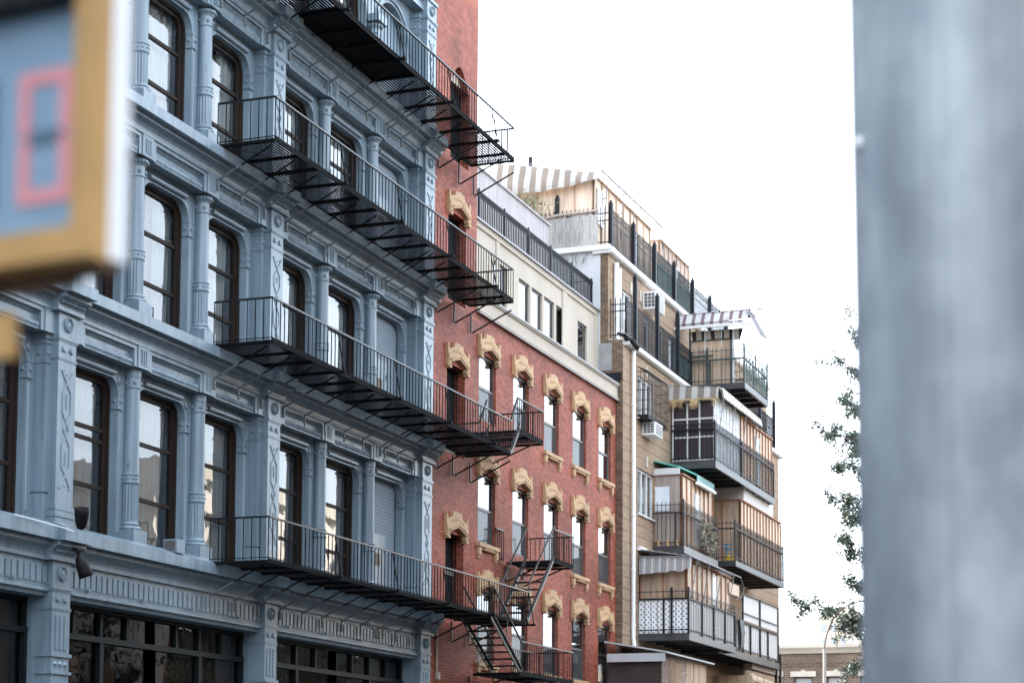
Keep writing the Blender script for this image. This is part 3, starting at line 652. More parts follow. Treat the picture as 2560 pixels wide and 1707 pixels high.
def lintel(x0, x1, zt, parent):
    c = (x0+x1)/2+.005; a, b = x0-.11, x1+.12; mb = MB(); y0, y1 = YW-.085, YW+.02
    e = .22; zb = zt-.10; ht = zt+.47
    mb.prismy([(a,zb),(a+e,zb+.02),(a+e,zt+.02),(c,zt+.17),(b-e,zt+.02),(b-e,zb+.02),(b,zb),(b,ht),(b-.07,ht),(b-.10,ht-.13),(c+.34,ht-.05),(c+.28,ht+.09),(c+.14,ht+.09),(c,ht+.12),(c-.14,ht+.09),(c-.28,ht+.09),(c-.34,ht-.05),(a+.10,ht-.13),(a+.07,ht),(a,ht)], y0, y1)
    for s, xx in ((1, a+e-.05), (-1, b-e+.05)):
        mb.bar((xx,y0-.012,zt+.04),(c,y0-.012,zt+.195),.05,.05,up=(0,0,1)); mb.bar((xx,y0-.03,zt+.085),(c,y0-.03,zt+.24),.05,.03,up=(0,0,1))
    for xx in (a, b-e): mb.box(xx+.02, xx+e-.02, y0-.02, y0, zb+.06, zb+.30); mb.box(xx+.04, xx+e-.04, y0-.03, y1, zb-.06, zb+.001); mb.sph((xx+e/2,y0-.02,zb+.16), .04, n=8, k=5)
    for k in range(9):
        t = (k-4)/4; mb.lathe([(.045,0),(.035,-.012),(.004,-.016)], c+t*.40, y0, zt+.36-abs(t)*.06+.03*(k % 2), 8, 'y')
    mb.build('lintel', m_tanstone, parent)
def sill(x0, x1, z, parent):
    mb = MB(); a, b = x0-.11, x1+.12; y0 = YW-.11
    mb.box(a, b, y0, YW+.2, z-.10, z); mb.box(a+.05, b-.05, y0+.05, YW, z-.17, z-.10)
    for xx in (a+.04, b-.20): mb.box(xx, xx+.16, y0+.03, YW, z-.32, z-.10); mb.box(xx+.03, xx+.13, y0+.06, YW, z-.40, z-.32)
    for k in range(5): mb.sph(((a+b)/2+(k-2)*.14, y0+.04, z-.15), .05, n=6, k=4)
    mb.build('sill', m_tanstone, parent)
def sash(parent, x0, x1, z0, z1, y, mf, mg, mid=.5, low=None, shade=0.0, fw=.045):
    zm = z0+(z1-z0)*mid; o = [(x0,z0),(x1,z0),(x1,z1),(x0,z1)]; i = [(x0+fw,z0+fw),(x1-fw,z0+fw),(x1-fw,z1-fw),(x0+fw,z1-fw)]
    f = MB(); f.ring(o, i, y); f.extr(i, y, y+.06)
    f.box(x0+fw-.005, x1-fw+.005, y+.006, y+.05, zm-.035, zm+.035); f.box(x0+fw-.004, x1-fw+.004, y+.008, y+.05, z1-fw-.03, z1-fw+.002)
    f.box(x0+fw-.004, x0+fw+.03, y+.024, y+.055, z0+fw, zm-.035); f.box(x1-fw-.03, x1-fw+.004, y+.024, y+.055, z0+fw, zm-.035); f.box(x0+fw+.03, x1-fw-.03, y+.024, y+.055, z0+fw-.002, z0+fw+.05)
    w_ = f.build('window', mf, parent)
    g_ = MB(); g_.poly([(x0+fw,zm),(x1-fw,zm),(x1-fw,z1-fw),(x0+fw,z1-fw)], y+.018); g_.poly([(x0+fw,z0+fw),(x1-fw,z0+fw),(x1-fw,zm),(x0+fw,zm)], y+.034); g_.build('pane', mg, w_)
    if low is not None:
        s = MB(); s.quad((x0+fw,y+.029,z0+fw),(x1-fw,y+.029,z0+fw),(x1-fw,y+.029,zm-.03),(x0+fw,y+.029,zm-.03)); s.build('insect_screen', low, w_)
    if shade > 0:
        s = MB(); s.quad((x0+fw,y+.14,z1-(z1-z0)*shade),(x1-fw,y+.14,z1-(z1-z0)*shade),(x1-fw,y+.14,z1),(x0+fw,y+.14,z1)); s.build('blind', m_blind, w_)
    return w_
for j, (a, b) in enumerate(ROWS):
    for k, x in enumerate(WX):
        sash(RED, x, x+WW, a, b, YW+.075, m_bronze, m_glass_red, .5 if (j, k) != (2, 2) else .42, m_screen if rnd.random() < .85 else None, [0, .3, .5, .2, 0][rnd.randrange(5)])
        if j < 3: lintel(x, x+WW, b, RED)
        if not (j == 0 and k < 2) and not (j == 1 and k == 1) and not (j == 1 and k == 2): sill(x, x+WW, a, RED)
for d in doors:
    f = MB(); f.ring([(d[0],d[2]),(d[1],d[2]),(d[1],d[3]),(d[0],d[3])], [(d[0]+.06,d[2]),(d[1]-.06,d[2]),(d[1]-.06,d[3]-.08),(d[0]+.06,d[3]-.08)], YW+.2); f.box(d[0]+.06, d[1]-.06, YW+.26, YW+.30, d[2], d[3]-.08)
    dr = f.build('door', m_grate, RED)
    kn = MB(); kn.sph((d[0]+.32, YW+.22, d[2]+.95), .04, n=10, k=6); kn.build('door_knob', m_alu, dr); lintel(d[0], d[1], d[3], RED)
    # carved jamb ends hang below the head on the door lintels too
f = MB(); f.prismy([(adoor[0],adoor[2]),(adoor[1],adoor[2])]+[(x,z-.28) if False else (x,min(z,20.05)) for x, z in reversed(arch)], YW+.24, YW+.28)
dr = f.build('door', m_grate, RED); f = MB(); f.prismy([(x,20.0) for x, z in (arch[0], arch[-1])]+list(reversed(arch)), YW+.18, YW+.22); f.build('fanlight_panel', m_cream, dr)
# cream top storey, set back above the moulded band
mb = MB(); mb.prismx([(YW-.06,14.30),(YW-.10,14.34),(YW-.10,14.36),(YW-.05,14.40),(YW-.05,14.72),(YW-.10,14.74),(YW-.10,14.78),(1.2,14.78),(1.2,14.30)], 19.262, 31.655); mb.build('parapet_band', m_cream, RED)
mb = MB(); mb.box(19.264, 31.654, YW-.13, 1.0, 14.78, 14.83); mb.box(19.264, 31.654, YW-.115, YW-.04, 14.27, 14.30); mb.build('coping', m_grey_cap, RED)
YC = .80; cx = [(t+28.07)*19.316/18.666-28.07 for t in (20.57,22.50,23.57,24.63,25.69,27.71)]; cw = [(t+28.07)*19.316/18.666-28.07 for t in (21.55,23.40,24.47,25.53,26.68,28.62)]
zt = (16.03-1.6)*19.316/18.666+1.6; zc0 = 14.95; ztop = 17.27
cop = [(a, b, zc0, zt) for a, b in zip(cx, cw)]
mb = MB(); wall_open(mb, 19.27, 31.655, 14.83, ztop, YC, cop+[(19.45, 20.1, zc0, zt)], .16)
mb.box(19.27, 31.655, YC-.05, YC, ztop-.16, ztop-.001)
px = [19.28, 20.25, 22.15, 28.35, 28.75, 30.95, 31.65]
for a, b in ((20.25,20.55),(22.35,22.60),(28.10,28.55)): mb.box(a, b, YC-.035, YC, 14.83, ztop-.16)
mb.box(31.3, 31.655, YC-.035, YC, 14.83, ztop-.16)
mb.box(19.3, 31.6, YC+.05, 12, ztop-.12, ztop-.02); mb.build('top_storey_wall', m_cream, RED)
mb = MB(); mb.box(19.27, 31.655, YC-.12, YC+.4, ztop, ztop+.05); mb.build('roof_coping', m_grey_cap, RED)
for a, b, c, d in cop: sash(RED, a, b, c, d, YC+.06, m_bronze, m_glass_red, .22, None, .75 if a < 28 else 0, .04)
sash(RED, 19.45, 20.1, zc0, zt, YC+.06, m_bronze, m_glass_red, .4, None, 0, .04)
mb = MB(); mb.box(19.3,31.6,2.6,2.7,14.2,ztop-.13); mb.build('interior_wall', m_room, RED)
# roof railing
rt = thing('roof_railing', 'long black iron railing along the cream parapet of the red building', 'railing', (25, YC, ztop+.05))
def Xs(x, Y): return (x+28.07)*(Y+18.516)/18.666-28.07
RY = YC+.12; z0 = ztop+.05; z1 = z0+.92; xa, xb = 19.35, 31.4
mb = MB()
for zz in (z0+.08, z1-.14, z1): mb.bar((xa,RY,zz),(xb,RY,zz),.045,.02)
n = int((xb-xa)/.14)
for k in range(n+1):
    x = xa+(xb-xa)*k/n; mb.box(x-.014, x+.014, RY-.014, RY+.014, z0+.08, z1); mb.sph((x+.06, RY, z1-.07), .045, n=6, k=4); mb.sph((x, RY, z0+.18), .022, n=5, k=3)
    if k % 2: mb.sph((x, RY, z0+.45), .022, n=5, k=3)
mb.bar((xb,RY,z1),(xb,RY+3,z1),.045,.02); mb.build('balusters', m_fence, rt)
for k in range(7):
    p = MB(); x = xa+(xb-xa)*k/6; p.box(x-.03, x+.03, RY-.03, RY+.03, z0, z1+.03); p.sph((x,RY,z1+.06), .035, n=6, k=4); p.build('post', m_fence, rt)
sc_t = thing('roof_screen', 'tall screen of grey vertical boards behind the roof railing', 'screen', (24, 2.2, ztop))
mb = MB(); SY_ = 2.0; xa, xb = 19.35, 30.25; n = 90
for k in range(n):
    x = xa+(xb-xa)*k/n; mb.box(x+.004, x+(xb-xa)/n-.004, SY_, SY_+.025+.008*(k % 2), ztop, 19.84)
mb.build('boards', m_greywood, sc_t); mb = MB(); mb.box(xa-.05, xb+.1, SY_-.06, SY_+.09, 19.84, 19.90); mb.box(xb, xb+.06, SY_, SY_+4, ztop, 19.84); mb.build('cap_rail', m_greywood, sc_t)
cn = MB(); cn.tube([(16.70,.12,5.75),(16.70,.12,4.75),(16.72,.12,4.6)], .028, 6); cn.box(16.68,16.84,.07,.15,4.45,4.62); tag(cn.build('conduit', m_cream), 'thin beige conduit with a small box on the red wall below the lowest balcony', 'conduit')
# ------------------------------------------------------------------ tan brick building
TAN = thing('tan_brick_building', 'tan brick apartment building with white gutters, stepped terraces and wooden balcony rooms', 'building', (43, 1, 0))
XT, XE = 31.66, 54.4; YL, YU = -.07, .44
w_low = [(33.35, 35.15, 14.06, 15.48), (33.35, 35.25, 10.88, 12.38), (33.5, 35.2, 7.3, 8.9), (36.2,37.6,7.3,9.0)]
mb = MB(); wall_open(mb, XT, XE, 0, 16.14, YL, w_low, .16); mb.quad((XT,16,16.14),(XE,16,16.14),(XE,YL,16.14),(XT,YL,16.14))
mb.quad((XE,YL,0),(XE,16,0),(XE,16,16.14),(XE,YL,16.14)); mb.build('wall', m_tan, TAN)
mb = MB(); mb.quad((XT,YL,0),(XT,.60,0),(XT,.60,16.14),(XT,YL,16.14)); mb.box(XT-.001, XT+.35, YL+.05, .60, 15.9, 16.30); mb.build('rough_brick_pier', m_tandark, TAN)
mb = MB(); mb.box(XT-.05, XT-.001, .30, .72, 15.30, 16.2); mb.build('cement_patch', m_cement, TAN)
mb = MB(); mb.box(XT-.06, XT-.001, -.02, .5, 14.95, 15.22); mb.build('tar_flashing', m_fence, TAN)
w_up = [(32.95, 34.35, 16.95, 18.40), (37.4, 38.2, 16.3, 18.2), (38.9, 39.9, 16.3, 18.2), (35.75,36.35,16.3,18.0)]
mb = MB(); wall_open(mb, XT, XE, 16.15, 19.2, YU, w_up, .16); mb.quad((XT,16,19.2),(XE,16,19.2),(XE,YU,19.2),(XT,YU,19.2)); mb.quad((XE,YU,16.15),(XE,16,16.15),(XE,16,19.2),(XE,YU,19.2)); mb.build('upper_wall', m_tan, TAN)
mb = MB(); mb.quad((XT,YU,16.15),(XT,.70,16.15),(XT,.70,19.2),(XT,YU,19.2)); mb.build('rough_corner', m_tandark, TAN)
mb = MB(); mb.box(XT-.02, XT+.3, .70, 16, 14.0, 19.28); mb.build('party_wall', m_white_render, TAN)
mb = MB(); mb.prismx([(YU-.10,19.18),(YU-.16,19.22),(YU-.16,19.38),(YU+.5,19.42),(YU+.5,19.18)], XT-.10, XE+.2); mb.box(XT-.14, XT+.5, .33, 6, 19.28, 19.45)
mb.prismx([(YL-.10,16.14),(YL-.17,16.18),(YL-.17,16.32),(YU+.001,16.36),(YU+.001,16.14)], XT+.12, XE+.3); mb.build('gutter', m_white, TAN)
mb = MB(); mb.box(XT+.4, XE-.3, 2.4, 2.5, 0, 19)
for zz in (3.2, 6.4, 9.6, 12.8, 16.0): mb.box(XT+.4, XE-.3, .3, 2.4, zz-.1, zz)
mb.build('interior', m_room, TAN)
def casement(x0, x1, z0, z1, y, n=3):
    f = MB(); o = [(x0,z0),(x1,z0),(x1,z1),(x0,z1)]; i = [(x0+.07,z0+.07),(x1-.07,z0+.07),(x1-.07,z1-.07),(x0+.07,z1-.07)]
    f.ring(o, i, y); f.extr(i, y, y+.09)
    for k in range(1, n): xx = x0+(x1-x0)*k/n; f.box(xx-.05, xx+.05, y+.005, y+.08, z0+.07, z1-.07)
    f.box(x0-.06, x1+.06, y-.13, y+.01, z0-.06, z0)
    w_ = f.build('window', m_white, TAN); g_ = MB(); g_.poly(i, y+.05); g_.build('pane', m_glass, w_)
    c = MB(); curtain(c, x0+.1, x1-.1, z0, z1, y+.3, .04); c.build('curtain', m_curt, w_); return w_
for a in w_low: casement(*a, YL+.06)
casement(*w_up[0], YU+.06, 2)
for a in w_up[1:]:
    f = MB(); f.ring([(a[0],a[2]),(a[1],a[2]),(a[1],a[3]),(a[0],a[3])], [(a[0]+.1,a[2]),(a[1]-.1,a[2]),(a[1]-.1,a[3]-.1),(a[0]+.1,a[3]-.1)], YU+.05); f.box(a[0]+.1,a[1]-.1,YU+.1,YU+.12,a[2],a[2]+.5)
    d = f.build('terrace_door', m_white, TAN); g_ = MB(); g_.poly([(a[0]+.1,a[2]+.5),(a[1]-.1,a[2]+.5),(a[1]-.1,a[3]-.1),(a[0]+.1,a[3]-.1)], YU+.1); g_.build('pane', m_glass, d)
for x_, w0, y_, za, zb in ((34.2,.2,YL,15.6,15.97),(34.25,.2,YL,12.55,12.92),(32.8,.2,YL,12.6,12.97),(34.25,.2,YL,9.15,9.5),(32.75,.22,YU,18.45,18.85),(34.1,.22,YU,18.45,18.85),(35.2,.22,YU,18.45,18.85),(36.9,.22,YU,18.45,18.85)):
    ks = MB(); ks.box(x_, x_+w0, y_-.03, y_, za, zb); ks.build('keystone', m_cream, TAN)
def pipe(label, pts, r, mt=None):
    p = MB(); p.tube(pts, r, 8)
    for a, b in zip(pts, pts[1:]):
        q = a[2]
        while q-b[2] > 1.8: q -= 1.8; p.cyl((a[0],a[1],q-.03),(a[0],a[1],q+.03), r*1.25, 8)
    tag(p.build('drainpipe', mt or m_white_plastic), label, 'drainpipe', 'white pipes on the tan building')
pipe('long white drainpipe running down the tan brick corner', [(32.55,YL-.10,16.1),(32.55,YL-.10,6.7),(32.62,YL-.14,6.2)], .065)
pipe('thicker of two short white pipes at the top corner of the tan upper wall', [(32.25,YU-.1,19.0),(32.25,YU-.1,16.6),(32.35,YU-.14,16.42)], .085)
pipe('thinner of two short white pipes at the top corner of the tan upper wall', [(32.62,YU-.1,18.9),(32.62,YU-.1,16.7),(32.75,YU-.12,16.45)], .065)
hs = MB(); hs.tube([(31.75,-.15,16.35),(32.0,-.28,16.30),(32.5,-.3,16.22),(32.8,-.2,16.25)], .09, 8); hs.tube([(31.6,.1,16.5),(31.75,-.1,16.42),(31.7,-.2,16.3)], .05, 6)
tag(hs.build('rubber_hose', m_blackplastic), 'thick black hose lying on the white gutter at the corner of the terrace', 'hose')

# ---- fences, reed screens
def picket_fence(name, label, runs, z0, z1, zrails, posts, mt, spike=.14, step=.15, group=None, pz=None, prr=.065):
    t = thing(name, label, 'fence', (runs[0][0][0], runs[0][0][1], z0), group); mb = MB()
    for pts in runs:
        for (xa,ya),(xb,yb) in zip(pts, pts[1:]):
            L = math.hypot(xb-xa, yb-ya); n = max(1, int(round(L/step)))
            for zr in zrails: mb.bar((xa,ya,zr),(xb,yb,zr),.022,.032)
            for k in range(n+1):
                q = k/n; x, y = xa+(xb-xa)*q, ya+(yb-ya)*q; mb.box(x-.013,x+.013,y-.013,y+.013,z0,z1)
                mb.add([(x-.018,y-.018,z1-.09),(x+.018,y-.018,z1-.09),(x+.018,y+.018,z1-.09),(x-.018,y+.018,z1-.09),(x,y,z1+.05)],[(0,1,4),(1,2,4),(2,3,4),(3,0,4)])
    mb.build('pickets', mt, t)
    for x, y, za, zb in posts:
        p = MB(); p.box(x-prr,x+prr,y-prr,y+prr,za,zb); p.sph((x,y,zb+.05), .045, n=6, k=4); p.build('post', mt, t)
    return t
RFY = .40
picket_fence('roof_fence', 'dark spiked iron fence with tall posts along the roof edge of the tan building', [[(31.66,2.9),(31.66,RFY),(47.5,RFY)]], 19.42, 20.72, (20.52, 20.28, 19.56), [(31.72+2.55*k, RFY-.03, 19.40, 20.86) for k in range(7)]+[(31.66,2.2,20.5,21.2)], m_fence, group='spiked fences of the tan building')
picket_fence('terrace_fence', 'dark spiked iron fence with tall posts around the upper terrace', [[(31.66,.35),(31.66,YL-.08),(39.9,YL-.08)]], 16.36, 17.66, (17.46, 17.24, 16.46), [(32.73+2.6*k, YL-.09, 16.3, 18.62-.1*(k==3)) for k in range(4)], m_fence, group='spiked fences of the tan building')
def reed(label, pts, z0, z1, mt, y2=None):
    mb = MB(); n = 60; (xa,ya),(xb,yb) = pts
    for k in range(n):
        q0, q1 = k/n, (k+1)/n; d = .02*rnd.random(); tz = z1-.1*rnd.random()
        dx, dy = (yb-ya), -(xb-xa); L = math.hypot(dx,dy); dx, dy = dx/L*d, dy/L*d
        mb.add([(xa+(xb-xa)*q0+dx,ya+(yb-ya)*q0+dy,z0),(xa+(xb-xa)*q1+dx,ya+(yb-ya)*q1+dy,z0),(xa+(xb-xa)*q1+dx,ya+(yb-ya)*q1+dy,tz),(xa+(xb-xa)*q0+dx,ya+(yb-ya)*q0+dy,tz),
                (xa+(xb-xa)*q0,ya+(yb-ya)*q0+.03,z0),(xa+(xb-xa)*q1,ya+(yb-ya)*q1+.03,z0),(xa+(xb-xa)*q1,ya+(yb-ya)*q1+.03,tz),(xa+(xb-xa)*q0,ya+(yb-ya)*q0+.03,tz)], [(0,1,2,3),(5,4,7,6),(0,3,7,4),(1,5,6,2),(3,2,6,7)])
    tag(mb.build('reed_screen', mt), label, 'screen', 'reed screens tied to the fences')
reed('green reed screen tied to the far part of the roof fence', [(37.0,RFY+.05),(41.9,RFY+.05)], 19.46, 20.45, m_mesh)
reed('green reed screen at the end of the upper terrace fence', [(37.65,YL-.02),(39.75,YL-.02)], 16.40, 17.30, m_mesh)
reed('weathered pale grey reed screen under the roof fence facing the low roof', [(31.62,2.55),(31.62,.78)], 19.45, 20.55, m_reed)
lg = MB(); lg.tube([(31.58,2.9,20.5),(31.58,2.1,20.58),(31.6,.75,20.62)], .05, 6); tag(lg.build('grey_timber', m_plygrey), 'grey timber lying on top of the pale reed screen', 'timber')

# ---- wooden rooms
def battens(mb, pts, z0, z1, step, wd=.05, th=.04):
    for (xa,ya),(xb,yb) in zip(pts, pts[1:]):
        L = math.hypot(xb-xa,yb-ya); n = int(L/step)
        for k in range(n+1):
            q = k/max(1,n); x, y = xa+(xb-xa)*q, ya+(yb-ya)*q; mb.box(x-wd/2,x+wd/2,y-th,y+th,z0,z1)
def room(name, label, x0, x1, y0, y1, z0, z1, m_side, m_face, m_bat, step=.6, slope=0.0, group='wooden rooms on the tan building'):  # balcony rooms pass darker boards for the sides, shade put into the colour
    t = thing(name, label, 'wooden room', ((x0+x1)/2,(y0+y1)/2,z0), group)
    a = MB(); a.box(x0, x0+.04, y0+.04, y1, z0, z1); a.box(x1-.04, x1, y0+.04, y1, z0, z1); a.build('side_boards', m_side, t)
    f = MB(); n = max(1,int((x1-x0)/step))
    for k in range(n): xa = x0+(x1-x0)*k/n; xb = x0+(x1-x0)*(k+1)/n; f.box(xa+.004, xb-.004, y0, y0+.04+.01*rnd.random(), z0, z1-.04*rnd.random())
    f.build('front_boards', m_face, t)
    b = MB(); battens(b, [(x0,y0-.01),(x1,y0-.01)], z0, z1-.03, step); battens(b, [(x0-.005,y0+.02),(x0-.005,y1)], z0, z1-.03, .55, .04, .03)
    b.build('battens', m_bat, t)
    r = MB(); r.add([(x0-.06,y0-.08,z1),(x1+.06,y0-.08,z1),(x1+.06,y1,z1+slope),(x0-.06,y1,z1+slope),(x0-.06,y0-.08,z1+.05),(x1+.06,y0-.08,z1+.05),(x1+.06,y1,z1+slope+.05),(x0-.06,y1,z1+slope+.05)],[(0,3,2,1),(4,5,6,7),(0,1,5,4),(1,2,6,5),(2,3,7,6),(3,0,4,7)])
    r.build('roof', m_bat, t); return t
def pane_at(t, name, x0, x1, z0, z1, y, mt=None):
    f = MB(); o=[(x0,z0),(x1,z0),(x1,z1),(x0,z1)]; i=[(x0+.05,z0+.05),(x1-.05,z0+.05),(x1-.05,z1-.05),(x0+.05,z1-.05)]
    f.ring(o,i,y); f.extr(o,y,y+.05); f.box(x0+.05,x1-.05,y+.005,y+.03,(z0+z1)/2-.03,(z0+z1)/2+.03); w_=f.build(name, m_white, t); g_=MB(); g_.poly(i,y+.02); g_.build('pane', mt or m_sheetgloss, w_); return w_
m_sheetgloss = mat('milky_plastic_pane', (.72,.76,.80), .12, 0, .12, 3)
rr = room('roof_room', 'long pale board room on the roof behind the spiked fence', 31.7, 38.15, .95, 4.2, 19.4, 21.80, m_ply2, m_ply2, m_ply, .72)
pane_at(rr, 'window', 31.95, 32.55, 20.3, 21.5, .88); pane_at(rr, 'window', 36.1, 36.6, 19.9, 21.2, .88)
r2 = room('roof_room', 'shorter board room on the roof beyond the gap in the row', 39.45, 43.4, .95, 4.2, 19.4, 21.76, m_ply2, m_plygrey, m_ply, .5)
pane_at(r2, 'window', 41.2, 41.9, 20.4, 21.3, .88)
# roof awning: striped canvas slope facing the low roof, on a long lattice frame
at = thing('roof_awning', 'striped beige and white canvas hanging from the roof room end above the low roof', 'awning', (31.5, 2, 21.6), 'striped awnings')
mb = MB(); nY, nZ = 26, 5; vs = []
for i in range(nY+1):
    q = i/nY; y = .72+q*3.75; top = 21.88+.73*q; bot = 21.62-.16*q-.14*math.sin(math.pi*q)-(.0 if i % 2 else .025)
    for j in range(nZ+1):
        v = j/nZ; vs.append((31.62-.25*math.sin(v*math.pi/2)-.03*math.sin(i*.9+v*5), y, top+(bot-top)*v))
mb.add(vs, [(i*(nZ+1)+j, (i+1)*(nZ+1)+j, (i+1)*(nZ+1)+j+1, i*(nZ+1)+j+1) for i in range(nY) for j in range(nZ)])
n0 = len(vs); mb.add([(x+.03,y,z) for x,y,z in vs], [(i*(nZ+1)+j, i*(nZ+1)+j+1, (i+1)*(nZ+1)+j+1, (i+1)*(nZ+1)+j) for i in range(nY) for j in range(nZ)])
mb.build('canvas', m_awn_roof, at)
f = MB(); f.tube([(31.62,.66,21.95),(38.9,.66,22.05)], .032, 6); f.tube([(31.62,1.3,21.85),(39.0,1.3,21.78)], .02, 6)
for k in range(9): x = 31.9+k*.85; f.tube([(x,.66,21.96),(x+.45,1.0,21.83),(x+.8,.66,21.97)], .016, 4)
f.tube([(31.62,.66,21.95),(31.65,4.1,22.62)], .02, 6); f.tube([(38.9,.66,22.05),(39.7,.9,21.5)], .02, 6)
for x in (32.3, 34.1, 35.4, 37.9): f.tube([(x,.66,21.98),(x-.15,.72,20.3)], .018, 5); f.tube([(x-.1,.70,21.2),(x+.3,.95,21.3)], .014, 4)
f.build('lattice_frame', m_alu, at)
pl = MB(); pl.box(33.94,34.06,3.93,4.05,21.7,23.5); tag(pl.build('chimney_pipe', m_fence), 'black square post rising above the striped roof awning', 'post')
# roof hut with tiled little roof right of tower
ht = thing('roof_hut', 'small white hatch hut with a cap roof behind the grey board screen', 'hut', (30.2, 4.6, 19.3))
mb = MB(); mb.box(29.6,31.0,4.2,5.6,17.3,21.4); mb.build('wall', m_white, ht); mb = MB(); mb.box(29.4,31.2,4.0,5.8,21.4,21.55); mb.build('roof', m_white, ht)

def plant(name, label, cat, c, rad, n, mt, sz, stems=8, mst=None, base_z=None):
    t = thing(name, label, cat, c); lf = MB(); st = MB()
    for k in range(stems):
        a = rnd.uniform(-1,1); b = rnd.uniform(-1,1); p0 = Vector((c[0]+a*rad[0]*.6, c[1]+b*rad[1]*.6, base_z if base_z else c[2]-rad[2])); p1 = Vector((c[0]+a*rad[0], c[1]+b*rad[1], c[2]+rad[2]*rnd.uniform(.2,1)))
        st.tube([p0, p0.lerp(p1,.5)+Vector((rnd.uniform(-.08,.08),rnd.uniform(-.08,.08),0)), p1], .012, 4, r1=.005)
        for q in range(n//stems):
            u = p0.lerp(p1, rnd.uniform(.15,1)); leaf(lf, (u.x+rnd.gauss(0,.16)*rad[0], u.y+rnd.gauss(0,.3)*rad[1], u.z+rnd.gauss(0,.12)*rad[2]), sz*rnd.uniform(.6,1.3))
    lf.build('foliage', mt, t); st.build('stems', mst or m_bark, t); return t
def leaf(mb, p, s):
    d = Vector((rnd.gauss(0,1),rnd.gauss(0,1),rnd.gauss(0,1))).normalized(); e = d.cross(Vector((rnd.gauss(0,1),rnd.gauss(0,1),rnd.gauss(0,1)))).normalized(); p = Vector(p)
    mb.add([p-d*s, p-e*s*.42, p+d*s, p+e*s*.42], [(0,1,2),(0,2,3)])
m_vine = mat('grey_green_leaf', (.20,.23,.14), .7, 0, .4, 5)
plant('climbing_plant', 'straggling green plant at the foot of the striped roof awning', 'plant', (31.4, 3.3, 20.95), (.15,.8,.45), 700, m_vine, .055, 10)
plant('wall_weeds', 'thin dry weeds on the top of the white party wall', 'plant', (31.55, 1.6, 19.15), (.08,.6,.25), 90, m_vine, .03, 6)

# ---- balconies
BG = 'iron balconies on the tan building'
def balcony(label, x0, x1, y0, zf, sh, zr, spike, m_side, m_front_, m_iron_, posts, step=.15, bt=.009):
    t = thing('balcony', label, 'balcony', ((x0+x1)/2, y0/2, zf), BG)
    a = MB(); a.box(x0, x0+.08, y0, YL, zf-sh, zf); a.build('side_channel', m_side, t)
    b = MB(); b.box(x0+.002, x1, y0-.006, y0+.08, zf-sh, zf-.002); b.box(x1-.08, x1-.001, y0+.08, YL, zf-sh, zf-.002); b.build('front_channel', m_front_, t)
    s = MB(); s.box(x0+.08, x1-.08, y0+.08, YL, zf-.06, zf-.02)
    n = int((x1-x0)/.9)
    for k in range(1, n): xx = x0+(x1-x0)*k/n; s.box(xx-.05, xx+.05, y0+.08, YL, zf-sh*.9, zf-.06)
    s.build('deck', m_slab, t)
    r = MB()
    for pts in ([(x0+.03,YL),(x0+.03,y0+.03)], [(x0+.03,y0+.03),(x1-.03,y0+.03)], [(x1-.03,y0+.03),(x1-.03,YL)]):
        (xa,ya),(xb,yb) = pts; L = math.hypot(xb-xa,yb-ya); k_ = max(1,int(round(L/step)))
        r.bar((xa,ya,zr),(xb,yb,zr),.05,.055); r.bar((xa,ya,zf+.13),(xb,yb,zf+.13),.02,.03)
        if spike > .1: r.bar((xa,ya,zr+spike*.72),(xb,yb,zr+spike*.72),.02,.025)
        for k in range(k_+1): q=k/k_; x,y=xa+(xb-xa)*q,ya+(yb-ya)*q; r.box(x-bt,x+bt,y-bt,y+bt,zf+.02,zr+spike)
    r.build('railing', m_iron_, t)
    for x, y, z in posts:
        p = MB(); p.box(x-.03,x+.03,y-.03,y+.03,zf-.02,z); p.build('post', m_iron_, t)
    return t
# lattice balcony
y0 = -1.787
b1 = balcony('lowest balcony, filled with white trellis panels behind black bars', 33.44, 39.72, y0, 6.88, .22, 8.02, .34, m_slab, m_slabgrey, m_fence, [(33.47,y0+.03,8.4),(33.47,-.92,8.05),(33.47,-1.19,8.4),(35.2,y0+.03,8.1),(36.75,y0+.03,8.1),(38.3,y0+.03,8.1),(39.69,y0+.03,8.1)], .21, .006)
mb = MB(); mb.box(33.50,33.512,y0+.05,YL,6.90,7.99); mb.build('trellis_panel', m_lattice, b1); mb = MB(); mb.box(33.53,39.66,y0+.055,y0+.067,6.90,7.99); mb.build('trellis_panel', m_lattice2, b1)
r = room('balcony_room', 'board room on the lowest balcony above the white trellis', 33.72, 39.5, -1.62, YL, 6.9, 9.30, m_ply, m_ply2, m_batten, .62)
pane_at(r, 'window', 36.9, 37.5, 7.9, 9.15, -1.69)
wp = MB(); wp.box(39.2,40.6,-1.7,-1.66,8.75,9.15); tag(wp.build('pale_board', m_ply2), 'small pale board hung at the far end of the lowest board room', 'board')
# white panel balcony
b2 = balcony('long low balcony clad in white panels beyond the trellis one', 38.62, 48.25, -1.45, 6.86, .25, 7.99, .0, m_slabgrey, m_slabgrey2 if False else m_slabgrey, m_fencebrown, [(x,-1.42,9.08) for x in (42.3,45.05,48.2)]+[(x,-1.42,8.0) for x in (41.2,43.5,46.4)], .30, .004)
for a, b in ((40.6,43.4),(43.4,45.0),(45.0,46.4),(46.4,48.2)):
    p = MB(); p.box(a+.03,b-.03,-1.38,-1.36,6.95,7.97); p.build('white_panel', m_sheet, b2)
for a, b in ((42.3,45.05),(45.05,48.2)):
    p = MB(); p.box(a+.03,b-.03,-1.38,-1.36,8.10,9.06); p.build('white_panel', m_sheet, b2)
p = MB(); p.bar((42.3,-1.42,9.06),(48.2,-1.42,9.06),.04,.04); p.bar((42.3,-1.42,8.35),(48.2,-1.42,8.35),.03,.03); p.build('top_rail', m_fencebrown, b2)
